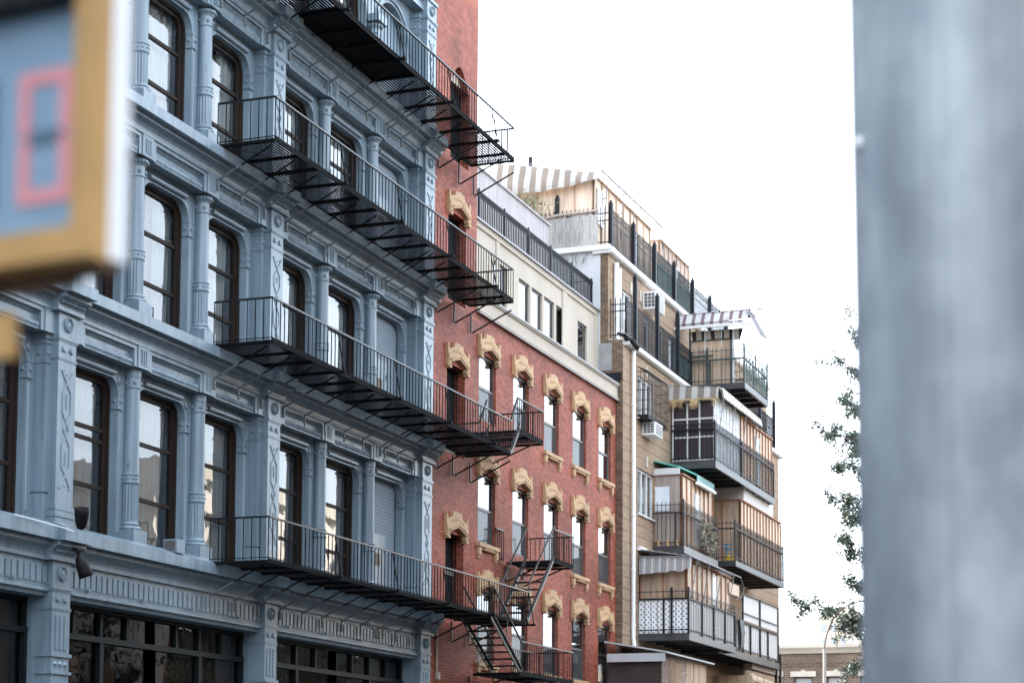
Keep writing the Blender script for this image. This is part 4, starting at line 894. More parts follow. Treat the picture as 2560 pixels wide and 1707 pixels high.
cl = MB(); cl.add([(41.5,-1.5,8.05),(42.1,-1.5,8.05),(42.25,-1.52,7.6),(42.1,-1.5,7.1),(41.7,-1.5,6.95),(41.6,-1.54,7.5),(41.5,-1.46,8.05),(42.1,-1.46,8.05),(42.25,-1.48,7.6),(42.1,-1.46,7.1),(41.7,-1.46,6.95)],[(0,1,2,5),(5,2,3,4),(6,7,8,9,10),(0,6,7,1),(1,7,8,2),(2,8,9,3),(3,9,10,4)])
tag(cl.build('dark_cloth', m_dark_screen), 'dark cloth hung over the rail of the white panelled balcony', 'cloth')
# plant balcony
b3 = balcony('small balcony with a dry plant growing over its rail', 35.10, 39.66, -1.157, 9.97, .24, 11.10, .38, m_slab, m_slabgrey, m_fencebrown, [(35.13,-1.13,11.55),(35.13,-.86,11.1),(39.63,-1.12,11.15)])
r = room('balcony_room', 'grey board room under the teal awning', 35.3, 39.35, -1.02, YL, 10.0, 12.40, m_plygrey, m_ply2, m_batten, .52)
f = MB()
f.add([(35.28,-.09,11.19),(35.28,-.57,11.19),(35.28,-.57,11.97),(35.28,-.09,11.97)],[(0,1,2,3)]); f.box(35.27,35.29,-.60,-.06,11.97,12.02); f.box(35.27,35.29,-.60,-.57,11.19,11.97); f.build('window', m_sheetgloss, r)
pane_at(r, 'door', 36.9, 37.5, 10.1, 12.0, -1.08)
plant('dry_climber', 'dry grey green climber tangled in the balcony rail', 'plant', (38.2, -1.22, 10.55), (1.25,.10,.62), 1500, m_dryleaf, .062, 16, None, 10.0)
for k in range(9):
    pt = MB(); x = 35.35+k*.5 if k > 2 else 35.2; y = -1.02 if k > 2 else -.25-.32*k
    pt.lathe([(.07,0),(.10,.17),(.105,.19),(.09,.18)], x, y, 9.98, 8); tag(pt.build('flower_pot', m_tanstone), 'small clay pots along the edge of the dry plant balcony', 'pot', 'clay pots on the dry plant balcony')
ta = thing('teal_awning', 'teal roll awning over the grey board room', 'awning', (37, -.8, 12.5)); mb = MB()
mb.add([(35.2,YL,12.88),(39.1,YL,12.88),(39.1,-1.15,12.60),(36.7,-1.15,12.60),(35.2,-.95,12.64),(35.2,YL,12.93),(39.1,YL,12.93),(39.1,-1.15,12.65),(36.7,-1.15,12.65),(35.2,-.95,12.69)],[(4,3,2,1,0),(5,6,7,8,9),(0,5,9,4),(4,9,8,3),(3,8,7,2),(2,7,6,1)]); mb.build('canvas', m_teal, ta)
mb = MB(); mb.box(36.75,39.05,-1.19,-1.16,12.34,12.63); mb.build('valance', m_tealpale, ta); mb = MB(); mb.cyl((36.6,-1.22,12.31),(39.0,-1.22,12.31),.065,10); mb.build('roller', m_white_plastic, ta)
mb = MB(); mb.box(35.22,35.25,-.98,YL,12.42,12.64); mb.build('side_board', m_white, ta)
# big board balcony
b4 = balcony('longest balcony, enclosed with tall brown boards and a white sheet on top', 40.9, 48.95, -1.5, 10.12, .20, 11.30, .27, m_slab, m_slabgrey, m_fencebrown, [(40.93,-1.47,11.6),(48.9,-1.47,11.6),(40.93,-.1,11.4)])
r = room('balcony_room', 'tall brown board room on the longest balcony below the white sheet', 42.0, 48.75, -1.40, YL, 10.14, 12.48, m_ply, m_ply2, m_batten, .50)
ws = MB(); ws.box(42.35,42.38,-1.45,-.1,12.55,13.10); ws.box(42.38,47.2,-1.46,-1.43,12.52,13.08); ws.box(42.36,47.2,-1.44,-.1,13.10,13.13); tag(ws.build('white_sheet', m_sheet), 'white plastic sheet wrapped over the top of the tall board room', 'sheet')
ty = thing('toy_tricycle', 'small blue and yellow toy standing on the longest balcony', 'toy', (40.6,-.9,10.15)); mb = MB(); mb.bar((41.15,-1.3,10.55),(41.15,-.95,10.62),.08,.06); mb.bar((41.2,-1.1,10.3),(41.2,-1.1,10.75),.05,.05); mb.bar((41.15,-1.35,10.75),(41.15,-.9,10.75),.04,.04); mb.build('frame', m_toy, ty)
mb = MB(); mb.lathe([(.09,-.03),(.11,0),(.09,.03)], 41.2, -1.15, 10.25, 12, 'x'); mb.lathe([(.07,-.03),(.09,0),(.07,.03)], 41.45, -1.3, 10.25, 12, 'x'); mb.build('wheels', m_toy2, ty)
# dark panel balcony
b5 = balcony('balcony closed by dark brown panels in white mullions', 37.26, 46.45, -1.693, 13.17, .24, 14.30, .25, m_slab, m_slabgrey, m_fence, [(37.29,-1.66,14.6),(41.2,-1.66,14.5),(46.4,-1.66,14.4)])
pt = thing('panel_screen', 'dark brown panels with white mullions closing the end of the balcony', 'screen', (37.4,-.9,13.2)); mb = MB(); mb.box(37.38,37.41,-1.62,-.12,13.20,15.35); mb.build('dark_panels', m_panel, pt)
mb = MB()
for y in (-.14,-.66,-1.10,-1.62): mb.box(37.345,37.38,y-.025,y+.025,13.2,15.35)
for z in (13.24,14.05,14.69,15.33): mb.box(37.35,37.379,-1.62,-.12,z-.025,z+.025)
mb.build('mullions', m_white, pt)
g2 = thing('glazed_screen', 'white framed glazed screen along the front of the dark panel balcony', 'screen', (39.5,-1.6,13.2)); mb = MB(); n = 8
for k in range(n+1): x = 37.45+3.7*k/n; mb.box(x-.025,x+.025,-1.60,-1.55,13.2,15.5)
for z in (13.24,14.2,14.9,15.5): mb.box(37.45,41.15,-1.595,-1.555,z-.025,z+.025)
mb.build('mullions', m_white, g2); mb = MB(); mb.box(37.45,41.15,-1.57,-1.565,13.2,15.5); mb.build('panes', m_sheetgloss, g2)
r = room('balcony_room', 'board room with a white door at the far part of the dark panel balcony', 41.3, 46.3, -1.58, YL, 13.2, 15.45, m_ply, m_ply2, m_batten, .48)
pane_at(r, 'door', 43.6, 44.15, 13.3, 15.1, -1.65)
aw = thing('awning', 'beige striped awning with straw fringe over the dark panels', 'awning', (37.5,-.9,15.5), 'striped awnings'); mb = MB(); n = 18; top = []; bot = []
for k in range(n+1):
    q = k/n; y = YL-q*1.75; top.append((37.18,y,15.86-.17*q)); bot.append((37.10,y,15.36-.0*q-.02*(k % 3 == 0)))
mb.add(top+bot+[(x+.03,y,z) for x,y,z in top]+[(x+.03,y,z) for x,y,z in bot], [(k,k+1,n+2+k,n+1+k) for k in range(n)]+[(2*n+2+k+1,2*n+2+k,3*n+3+k,3*n+3+k+1) for k in range(n)]); mb.build('valance', m_awn, aw)
mb = MB(); mb.add([(37.2,YL,15.88),(43.6,YL,15.88),(43.6,-1.85,15.66),(37.2,-1.85,15.70),(37.2,YL,15.91),(43.6,YL,15.91),(43.6,-1.85,15.69),(37.2,-1.85,15.73)],[(0,3,2,1),(4,5,6,7),(0,1,5,4),(1,2,6,5),(2,3,7,6),(3,0,4,7)]); mb.build('canopy', m_awn, aw)
mb = MB(); mb.add([(37.6,-1.86,15.78),(43.5,-1.86,15.72),(43.5,-1.92,15.45),(37.6,-1.92,15.42),(37.6,-1.80,15.78),(43.5,-1.80,15.72),(43.5,-1.86,15.45),(37.6,-1.86,15.42)],[(0,1,2,3),(4,7,6,5),(3,2,6,7)]); mb.build('front_roll', m_awn_front, aw)
mb = MB()
for x in (37.7, 39.4, 41.1, 42.9):
    mb = MB(); mb.tube([(x,-1.88,15.5),(x-.05,-1.72,14.1)], .016, 5); mb.tube([(x-.02,-1.80,14.95),(x+.45,-1.6,15.05)], .012, 4); mb.build('pole', m_alu, aw)
mb = MB(); mb.bar((37.12,YL,15.33),(37.14,-1.83,15.33),.05,.06)
for k in range(120):
    y = rnd.choice([-.2,-.28,-.52,-.9,-.98,-1.05,-1.72])+rnd.gauss(0,.05); L = rnd.uniform(.12,.36); mb.tube([(37.10,y,15.31),(37.08,y+rnd.gauss(0,.06),15.31-L)], .006, 3)
mb.build('straw_fringe', m_straw, aw)
# green balcony
y0 = -2.112
b6 = balcony('topmost balcony with dark green bars and a plywood end wall', 39.85, 43.6, y0, 16.42, .22, 17.30, .46, m_slab, m_slabgrey, m_green, [(39.88,y0+.03,17.85),(39.88,-.08,18.6),(43.55,y0+.03,17.9),(39.88,-.72,17.75),(39.88,-.82,17.3)], .17)
mb = MB(); mb.bar((39.84,-.1,17.45),(39.84,-.95,17.45),.05,.07); mb.build('top_rail', m_green, b6)
pw = thing('plywood_screen', 'orange brown plywood wall on the topmost balcony', 'screen', (40.0,-.8,16.5)); mb = MB(); mb.box(40.05,40.09,-1.56,-.02,16.45,18.05); mb.build('board', m_ply, pw); mb = MB(); mb.box(40.02,40.12,-1.60,-1.54,16.45,18.10); mb.box(40.02,40.12,-1.60,-.02,18.05,18.10); mb.build('frame', m_green, pw)
mb = MB(); mb.box(40.02,40.08,-1.68,-1.62,16.45,18.4); mb.box(40.03,40.07,-1.22,-1.18,17.9,18.45); mb.box(40.0,40.04,-.62,-.58,17.6,18.5); tag(mb.build('awning_posts', m_white), 'white posts carrying the plum striped awning', 'post')
mr = MB(); 
for k in range(14):
    x = 39.95+k*.26; mr.box(x,x+.06+.05*rnd.random(),y0+.07,y0+.085,16.5,17.45+.1*rnd.random())
tag(mr.build('mesh_screen', m_mesh), 'green mesh tied to the front bars of the topmost balcony', 'screen')
aw = thing('awning', 'large plum and white striped awning above the topmost balcony', 'awning', (40,-1.2,18.6), 'striped awnings'); mb = MB()
A = lambda y, z, x: (x, y, z)
mb.add([(39.75,.38,18.98),(39.78,-2.28,19.0),(39.55,-2.30,18.66),(39.5,.38,18.60),(39.8,.38,18.98),(39.83,-2.28,19.0),(39.6,-2.30,18.66),(39.55,.38,18.60)],[(0,1,2,3),(4,7,6,5),(0,4,5,1)])
n = 16
for k in range(n):
    ya = .30-2.5*k/n; yb = .30-2.5*(k+1)/n; mb.add([(39.58,ya,18.62),(39.58,yb,18.63),(39.57,yb,18.50),(39.57,ya,18.50)],[(0,1,2,3)])
mb.build('side_flap', m_awn_plum, aw)
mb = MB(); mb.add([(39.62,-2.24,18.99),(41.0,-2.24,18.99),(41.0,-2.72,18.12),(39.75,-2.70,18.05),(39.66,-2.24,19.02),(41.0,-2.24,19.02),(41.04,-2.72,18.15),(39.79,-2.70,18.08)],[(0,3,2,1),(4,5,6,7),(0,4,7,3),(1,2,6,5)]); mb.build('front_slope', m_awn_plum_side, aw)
mb = MB(); mb.add([(39.78,.38,19.0),(41.0,.38,19.0),(41.0,-2.28,19.02),(39.78,-2.28,19.02),(39.78,.38,19.03),(41.0,.38,19.03),(41.0,-2.28,19.05),(39.78,-2.28,19.05)],[(0,3,2,1),(4,5,6,7)]); mb.build('canopy', m_awn_plum, aw)
mb = MB(); mb.box(39.48,39.56,-2.50,.42,18.42,18.52); mb.build('front_bar', m_white, aw)
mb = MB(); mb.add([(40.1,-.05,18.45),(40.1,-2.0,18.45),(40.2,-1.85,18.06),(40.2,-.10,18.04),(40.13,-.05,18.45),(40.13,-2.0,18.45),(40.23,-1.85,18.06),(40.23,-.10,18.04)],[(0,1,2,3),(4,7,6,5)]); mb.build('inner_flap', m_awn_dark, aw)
mb = MB(); mb.tube([(39.8,-2.28,19.02),(39.82,-2.85,19.02),(39.8,-2.98,19.2)], .025, 5); mb.cyl((39.9,-2.5,18.2),(39.9,-2.5,16.9),.02,5); mb.cyl((39.8,-1.2,19.0),(39.8,-1.2,19.12),.02,5); mb.cyl((39.8,-2.3,19.0),(39.8,-2.3,19.15),.02,5); mb.build('arms', m_fence, aw)
# grey awning over lowest room
aw = thing('awning', 'grey striped roll awning on bent tubes over the lowest board room', 'awning', (35,-1,9.5), 'striped awnings'); mb = MB(); n = 20; top=[]; bot=[]
for k in range(n+1):
    q = k/n; y = -.12-q*1.76; top.append((33.40,y,9.43-.07*q)); bot.append((33.34,y,8.84+.10*q+.05*q*math.sin(k*1.1)))
mb.add(top+bot+[(x+.02,y,z) for x,y,z in top]+[(x+.02,y,z) for x,y,z in bot], [(k,k+1,n+2+k,n+1+k) for k in range(n)]+[(2*n+2+k+1,2*n+2+k,3*n+3+k,3*n+3+k+1) for k in range(n)]); mb.build('valance', m_awn_grey, aw)
mb = MB(); mb.add([(33.4,-.14,9.66),(37.8,-.14,9.66),(37.8,-1.88,9.40),(33.4,-1.88,9.38),(33.4,-.14,9.69),(37.8,-.14,9.69),(37.8,-1.88,9.43),(33.4,-1.88,9.41)],[(0,3,2,1),(4,5,6,7),(0,4,7,3),(3,7,6,2)]); mb.build('canopy', m_awn_grey, aw)
mb = MB(); mb.cyl((33.3,-.14,9.70),(39.2,-.14,9.70),.075,12); mb.build('roller', m_white_plastic, aw)
mb = MB(); mb.tube([(33.42,-.12,9.43),(33.42,-1.92,9.36),(39.95,-1.92,9.38)], .028, 6); mb.tube([(33.36,-.12,9.42),(33.36,-1.88,9.34)], .014, 5)
for x in (33.75,35.3,37.0,38.7): mb.tube([(x+.25,-1.92,9.38),(x,-1.76,8.05)], .018, 5)
for x in (34.0,39.9): mb.tube([(x,-1.92,9.36),(x+.45,-1.95,9.05),(x+.35,-1.9,8.75),(x-.15,-1.80,8.55)], .012, 6)
for k in range(8): mb.tube([(37.6+.28*k,-.2,9.66),(37.6+.28*k,-1.9,9.38)], .010, 4)
mb.build('bent_tubes', m_alu, aw)
# window cage, air conditioners
cg = thing('window_cage', 'bulging black wire cage over the white casement window', 'cage', (34.4,-.3,14.8)); mb = MB()
xa, xb, ya, yb, za, zb = 33.2, 35.55, -.48, YL, 13.98, 15.75
for k in range(15): x = xa+(xb-xa)*k/14; mb.bar((x,ya,za),(x,ya,zb-.2),.018,.018,up=(1,0,0)); mb.bar((x,ya,zb-.2),(x,yb,zb),.018,.018)
for z in (za, za+.3, za+.62, za+.95, za+1.25, zb-.2): mb.tube([(xa,yb,z),(xa,ya,z),(xb,ya,z),(xb,yb,z)], .011, 4)
for k in range(4): y = ya+(yb-ya)*k/3; mb.bar((xb,y,za),(xb,y,zb-.2+.2*k/3),.012,.012,up=(1,0,0)); mb.bar((xa,y,za),(xa,y,zb-.2+.2*k/3),.012,.012,up=(1,0,0)); mb.bar((xa,y,za),(xb,y,za),.012,.012)
mb.build('bars', m_iron, cg); mb = MB(); mb.box(xa+.1,xb-.1,ya+.04,yb,za+.02,za+.16); mb.build('planter', m_iron, cg)
def ac(label, x0, x1, y0, z0, z1):
    t = thing('air_conditioner', label, 'air conditioner', ((x0+x1)/2, y0, z0), 'air conditioners on the tan building'); mb = MB(); yb = YU if y0 > -.2 else YL
    mb.box(x0, x1, y0, yb, z0, z1); mb.build('casing', m_white_plastic, t)
    g_ = MB()
    for k in range(3):
        for j in range(4): yy = y0+.04+(yb-y0-.08)*k/3; zz = z0+.06+(z1-z0-.1)*j/4; g_.box(x0-.012, x0-.002, yy+.01, yy+(yb-y0-.08)/3-.015, zz+.01, zz+(z1-z0-.1)/4-.015)
    g_.build('side_grille', m_bronze, t); f = MB()
    for j in range(9): zz = z0+.04+(z1-z0-.06)*j/9; f.box(x0+.05, x1-.05, y0-.012, y0-.001, zz, zz+(z1-z0)/18)
    f.build('front_louvres', m_grey_cap, t); return t
ac('white window air conditioner under the black wire cage', 33.85, 34.75, -.52, 13.55, 13.98)
ac('white air conditioner hung below the roof gutter above the terrace', 35.65, 36.75, -.02, 18.28, 18.88)
# shop shed at the bottom
sh = thing('pavement_shed', 'dark shed with strand board front and white sloping roof under the lowest balcony', 'shed', (33.5,-1.6,0))
SX = lambda x: (x+28.07)*(17.316-.6)/17.316-28.07
y0 = -1.8; zr = 6.10
mb = MB(); mb.box(30.2,30.25,y0+.03,YL,0,5.75); mb.build('side_boards', m_darkboard, sh)
mb = MB(); mb.box(30.25,33.1,y0,y0+.05,0,5.98); mb.build('strand_board', m_osb, sh)
mb = MB(); mb.box(31.0,32.4,y0-.015,y0,4.3,5.8); mb.build('patch_board', m_oldply, sh)
mb = MB()
for k in range(6): x = 33.12+k*.42; mb.box(x,x+.38,y0+.01*(k % 2),y0+.06,0,5.95)
mb.build('upright_boards', m_ply, sh)
mb = MB(); mb.add([(30.0,.0,6.35),(30.0,y0-.2,6.0),(35.9,y0-.2,6.0),(35.9,YL,6.3),(30.0,.0,6.40),(30.0,y0-.2,6.05),(35.9,y0-.2,6.05),(35.9,YL,6.35)],[(0,1,2,3),(4,7,6,5),(1,5,6,2),(0,4,5,1)]); mb.box(30.02,30.06,y0-.15,YL,5.74,6.0); mb.build('roof', m_white_render, sh)
hd = thing('timber_hoarding', 'weathered timber hoarding on the roof beside the corner, below the white panelled balcony', 'hoarding', (45.5,-1.4,0)); mb = MB()
for k in range(14): x = 43.3+k*.5; mb.box(x,x+.46,-1.5+.02*(k % 2),-1.44,0,6.15-.015*k)
mb.build('boards', m_ply2, hd); mb = MB(); mb.box(43.25,50.4,-1.55,-1.50,5.9,6.0); mb.box(43.2,43.3,-1.55,YL,0,6.1); mb.build('frame', m_ply, hd)
bm = MB(); bm.box(44.5,49.8,-1.25,-.9,6.42,6.62); tag(bm.build('timber_beam', m_plygrey), 'pale timber beam under the end of the white panelled balcony', 'beam')
dr = thing('lit_doorway', 'narrow wooden door in the shaded wall behind the strand board shed', 'door', (39.2,YL-.05,4)); mb = MB(); mb.box(38.6,38.7,YL-.06,YL-.003,3,5.85); mb.box(39.9,40.0,YL-.06,YL-.003,3,5.85); mb.box(38.6,40.0,YL-.07,YL-.004,5.85,6.0); mb.build('frame', m_ply2, dr); mb = MB(); mb.box(39.2,39.75,YL-.04,YL-.005,3,5.85); mb.build('leaf', m_oldply, dr)
for k, (x, lab) in enumerate(((48.45,'nearer of two dark upright posts at the end of the white panelled balcony'),(49.15,'farther of two dark upright posts at the end of the white panelled balcony'))):
    p = MB(); p.box(x-.05,x+.05,-1.32,-1.22,0,7.3); tag(p.build('upright_post', m_fence), lab, 'post')
# far end railings at the right edge of the tan building
picket_fence('end_fence', 'dark railing with two posts at the far end of the tan building terrace', [[(44.0,YL-.1),(53.1,YL-.1)]], 16.36, 17.6, (17.4,17.1,16.5), [(53.1,YL-.1,16.3,18.35),(50.5,YL-.1,16.3,17.9)], m_fence, group='spiked fences of the tan building')
# ------------------------------------------------------------------ small fittings on the blue building
def flood(label, c, up):
    t = thing('floodlight', label, 'floodlight', c, 'black floodlights on the blue ledge'); mb = MB(); s = 1 if up else -1
    axis = Vector((-.35*s, -.25, 1.0*s)).normalized(); a = axis.orthogonal().normalized(); b = axis.cross(a); vs = []; n = 14; prof = [(.02,0),(.075,.05),(.105,.16),(.12,.30),(.125,.38),(.11,.385),(.09,.36)]
    o = Vector(c)+Vector((0,0,.10*s))
    for r, h in prof:
        for k in range(n): q = 2*math.pi*k/n; vs.append(o+axis*h+a*r*math.cos(q)+b*r*math.sin(q))
    mb.add(vs, [(i*n+j, i*n+(j+1)%n, (i+1)*n+(j+1)%n, (i+1)*n+j) for i in range(len(prof)-1) for j in range(n)]+[tuple(range(n)), tuple((len(prof)-1)*n+j for j in range(n))])
    mb.build('lamp_head', m_blackplastic, t, True)
    f = MB(); f.cyl(c, o, .03, 8); f.box(c[0]-.12,c[0]+.12,c[1]-.05,c[1]+.05,c[2]-.03,c[2]+.02); f.build('bracket', m_blackplastic, t)
flood('black floodlight standing upright on the blue ledge by the nearest pilaster', (.14,-.26,5.90), True)
flood('black floodlight hanging under the blue ledge by the nearest pilaster', (.02,-.30,5.66), False)
sb = thing('vent_box', 'small blue box with a dark grille on the ledge between two fluted columns', 'box', (3.45,-.15,6.0)); mb = MB(); mb.box(3.42,3.72,-.20,.08,6.02,6.27); mb.build('casing', m_bluegreen, sb); mb = MB(); mb.box(3.405,3.42,-.17,.05,6.05,6.24); mb.build('grille', m_bronze, sb)
wr = MB(); wr.tube([(-1.7,-.22,6.02),(-1.0,-.23,6.0),(-.5,-.36,5.95),(-.25,-.38,5.92)], .010, 5); tag(wr.build('cable', m_white_plastic), 'thin pale cable lying along the blue ledge towards the nearest pilaster', 'cable')

# ------------------------------------------------------------------ far end of the street
FB = thing('corner_brick_building', 'low brown brick building with a pale cornice across the cross street', 'building', (80, -2, 0)); X = 75.0; ya, yb = -14.0, 13.0
mb = MB(); wins = [(2.75,3.75),(1.0,2.0),(-.8,.2),(4.5,5.5),(-2.6,-1.6),(6.3,7.3)]
ys = sorted({ya,yb}|{v for w_ in wins for v in w_}); zs = [0, 1.2, 3.2, 6.0, 7.98, 9.2]
for a, b in zip(ys, ys[1:]):
    for c, d in zip(zs, zs[1:]):
        if any(w_[0] < (a+b)/2 < w_[1] for w_ in wins) and (c, d) in ((6.0,7.98),(1.2,3.2)): continue
        mb.quad((X,b,c),(X,a,c),(X,a,d),(X,b,d))
for a, b in wins:
    for c, d in ((6.0,7.98),(1.2,3.2)):
        mb.quad((X,b,c),(X,b,d),(X+.2,b,d),(X+.2,b,c)); mb.quad((X,a,c),(X+.2,a,c),(X+.2,a,d),(X,a,d)); mb.quad((X,a,d),(X+.2,a,d),(X+.2,b,d),(X,b,d)); mb.quad((X,b,c),(X+.2,b,c),(X+.2,a,c),(X,a,c))
mb.box(X+.3, X+12, yb-.3, yb, 0, 9.2); mb.box(X+.3,X+12,ya,ya+.3,0,9.2); mb.build('wall', m_farbrick, FB)
mb = MB(); mb.prismx([(0,0)]*3, 0, 0) if False else None
mb.add([(X-.1,ya,9.2),(X-.18,ya,9.35),(X-.30,ya,9.5),(X-.30,ya,9.66),(X+.3,ya,9.66),(X+.3,ya,9.2),(X-.1,yb,9.2),(X-.18,yb,9.35),(X-.30,yb,9.5),(X-.30,yb,9.66),(X+.3,yb,9.66),(X+.3,yb,9.2)],[(i,(i+1)%6,6+(i+1)%6,6+i) for i in range(6)]+[(5,4,3,2,1,0),(6,7,8,9,10,11)]); mb.build('cornice', m_farstone, FB)
mb = MB(); mb.box(X+.3,X+12,ya,yb,9.1,9.25); mb.build('roof', m_grey_cap, FB)
mb = MB(); mb.box(X-.03, X, ya, yb, 8.70, 8.74)
n = int((yb-ya)/.11)
for k in range(n): y = ya+(yb-ya)*k/n; mb.box(X-.025, X, y, y+.05, 8.5, 8.70)
mb.build('soldier_course', m_farbrick, FB)
for a, b in wins:
    for c, d in ((6.0,7.98),(1.2,3.2)):
        l = MB(); l.box(X-.06,X+.1,a-.18,b+.18,d,d+.28); l.box(X-.07,X,(a+b)/2-.1,(a+b)/2+.1,d+.05,d+.36); l.build('lintel', m_farstone, FB)
        f = MB(); f.box(X+.12,X+.18,a,a+.08,c,d); f.box(X+.12,X+.18,b-.08,b,c,d); f.box(X+.12,X+.18,a,b,d-.1,d); f.box(X+.12,X+.18,a,b,(c+d)/2-.04,(c+d)/2+.04); fr = f.build('window', m_bronze, FB)
        gq = MB(); gq.quad((X+.17,b,c),(X+.17,a,c),(X+.17,a,d),(X+.17,b,d)); gq.build('pane', m_blind, fr)
TW = thing('apartment_tower', 'pale washed out apartment tower far beyond the low brick building', 'building', (406, 64, 0)); mb = MB(); mb.box(400,414,61.2,68.3,0,41.3); mb.box(401,413,61.2,66.4,41.3,43.1); mb.build('wall', m_tower, TW)
for k in range(3):
    wb = MB()
    for j in range(12): wb.box(399.9,400,62.4+k*2.1,63.5+k*2.1,5+3*j,6.6+3*j)
    wb.build('window_column', m_blind, TW)
SL = thing('street_lamp', 'grey street lamp post with a curved rusty arm beside the tree', 'street lamp', (60,-.9,0)); mb = MB(); mb.tube([(60,-.9,0),(60,-.9,8.3)], .11, 10, r1=.07); mb.box(59.8,60.2,-1.1,-.7,0,.8); mb.build('post', m_lamp, SL)
mb = MB(); mb.tube([(60,-.9,8.2),(60,-.92,8.6),(60,-1.03,9.0),(60,-1.3,9.65),(60,-1.7,10.08),(60,-2.1,10.32),(60,-2.6,10.42),(60,-3.0,10.42)], .035, 6); mb.build('curved_arm', m_lamparm, SL)
mb = MB(); mb.box(59.85,60.15,-3.7,-2.95,10.34,10.5); mb.build('lamp_head', m_lamp, SL)

# ------------------------------------------------------------------ tree
TR = thing('oak_tree', 'leafy oak tree at the kerb, half hidden by the big grey pole', 'tree', (60,-6.07,0)); rt = random.Random(3)
def tp(p): q = (Vector(p)-CAM)*1.1+CAM; return Vector((q.x, q.y, q.z))
tk = MB(); tk.tube([(60,-6.07,-.2),(60.05,-5.9,4),tp((52,-7.0,9)),tp((52.1,-7.1,14)),tp((52,-7.0,19))], .30, 10, r1=.07)
br = [((52,-7.1,6.5),(52,-4.6,8.5),(52,-2.9,9.2),(52,-1.3,9.45)), ((52,-7.1,6),(52,-5.0,7.6),(52,-3.8,8.2),(52,-3.5,8.5)), ((52,-7,9),(52,-4.8,11),(52,-3.6,11.7),(52,-3.1,12.3)), ((52,-7,10),(52,-4.7,13),(52,-3.5,13.7),(52,-2.6,14.0)),
      ((52,-7,11),(52,-4.8,14.5),(52,-3.7,15.2),(52,-3.0,15.2)), ((52,-7,12),(52,-4.6,16),(52,-3.3,16.5),(52,-2.25,16.8)), ((52,-7,13),(52,-4.9,17),(52,-3.8,17.7),(52,-3.2,18.0)), ((52,-7,14),(52,-5.0,18.6),(52,-3.9,19.3),(52,-3.2,19.6)), ((52,-7,15),(52,-5.2,20),(52,-4.1,20.7),(52,-3.6,21.1)),
      ((52,-7,12),(52.6,-4.9,15.4),(52.7,-3.9,16.0),(52.7,-3.3,16.1)), ((52,-7,10),(51.5,-4.8,12.4),(51.4,-3.8,13.0),(51.4,-3.3,13.1)), ((52,-7,9),(52.5,-4.9,9.6),(52.5,-3.9,10.2),(52.4,-3.4,10.4)), ((52,-7,7),(52.3,-4.9,7.2),(52.3,-4.0,7.0),(52.3,-3.5,6.9))]
for k in range(14):
    a = rt.uniform(0,2*math.pi); z = rt.uniform(6,15); L = rt.uniform(1.6,2.6); e = (52+L*math.cos(a), -6.8+L*math.sin(a)*.7, z+rt.uniform(1.5,4.5))
    br.append(((52,-7.1,z), ((52+e[0])/2,(-7.1+e[1])/2,z+1.4), (52+(e[0]-52)*.8,-7.1+(e[1]+7.1)*.8,e[2]-.6), e))
lf = MB()
for b in br:
    b = [tp(q) for q in b]; tk.tube(b, .06, 5, r1=.012)
    for s in range(1, len(b)-1):
        p, q = b[s], b[s+1]; n = max(6, int((q-p).length*7))
        for c in range(n):
            u = p.lerp(q, rt.random()); d = Vector((rt.gauss(0,.42), rt.gauss(0,.36), rt.gauss(0,.32))); e = u+d; tk.tube([u,u+d*.5+Vector((0,0,.05)),e], .010, 3)
            for k in range(85):
                t = rt.uniform(.25,1.15); x = u.lerp(e,t)+Vector((rt.gauss(0,.13),rt.gauss(0,.14),rt.gauss(0,.13)))
                sz = rt.uniform(.05,.105); dd = Vector((rt.gauss(0,1),rt.gauss(0,1),rt.gauss(0,.7))).normalized(); ee = dd.cross(Vector((rt.gauss(0,1),rt.gauss(0,1),rt.gauss(0,1)))).normalized()
                lf.add([x-dd*sz, x-ee*sz*.5, x+dd*sz, x+ee*sz*.5], [(0,1,2,3)])
tk.build('trunk', m_bark, TR); lf.build('crown', m_leaf, TR)
# street trees on the near kerb, seen mirrored in the second storey windows
def street_tree(x, y, label):
    t = thing('street_tree', label, 'tree', (x,y,0), 'street trees mirrored in the windows'); tk = MB(); lf = MB(); tk.tube([(x,y,0),(x+.05,y,3),(x,y+.1,6),(x,y,9.5)], .17, 8, r1=.05)
    for k in range(40):
        a = rt.uniform(0,2*math.pi); z = rt.uniform(3.2,9.0); L = rt.uniform(.8,2.6)*(1-.5*abs(z-6)/4); e = Vector((x+L*math.cos(a), y+L*math.sin(a), z+rt.uniform(.5,1.8))); p = Vector((x,y,z)); tk.tube([p,p.lerp(e,.5)+Vector((0,0,.15)),e], .035, 4, r1=.01)
        for q in range(75):
            u = p.lerp(e, rt.uniform(.35,1.1))+Vector((rt.gauss(0,.28),rt.gauss(0,.28),rt.gauss(0,.22))); sz = rt.uniform(.08,.15); dd = Vector((rt.gauss(0,1),rt.gauss(0,1),rt.gauss(0,.7))).normalized(); ee = dd.cross(Vector((rt.gauss(0,1),rt.gauss(0,1),rt.gauss(0,1)))).normalized()
            lf.add([u-dd*sz, u-ee*sz*.55, u+dd*sz, u+ee*sz*.55], [(0,1,2,3)])
    tk.build('trunk', m_bark, t); lf.build('crown', m_leaf, t)
for x in (4.0, 11.5, 19.0, 26.5, 34.0, 41.5): street_tree(x, -14.9-.012*max(0,34-x), 'street tree with a dense crown on the kerb opposite the blue building')
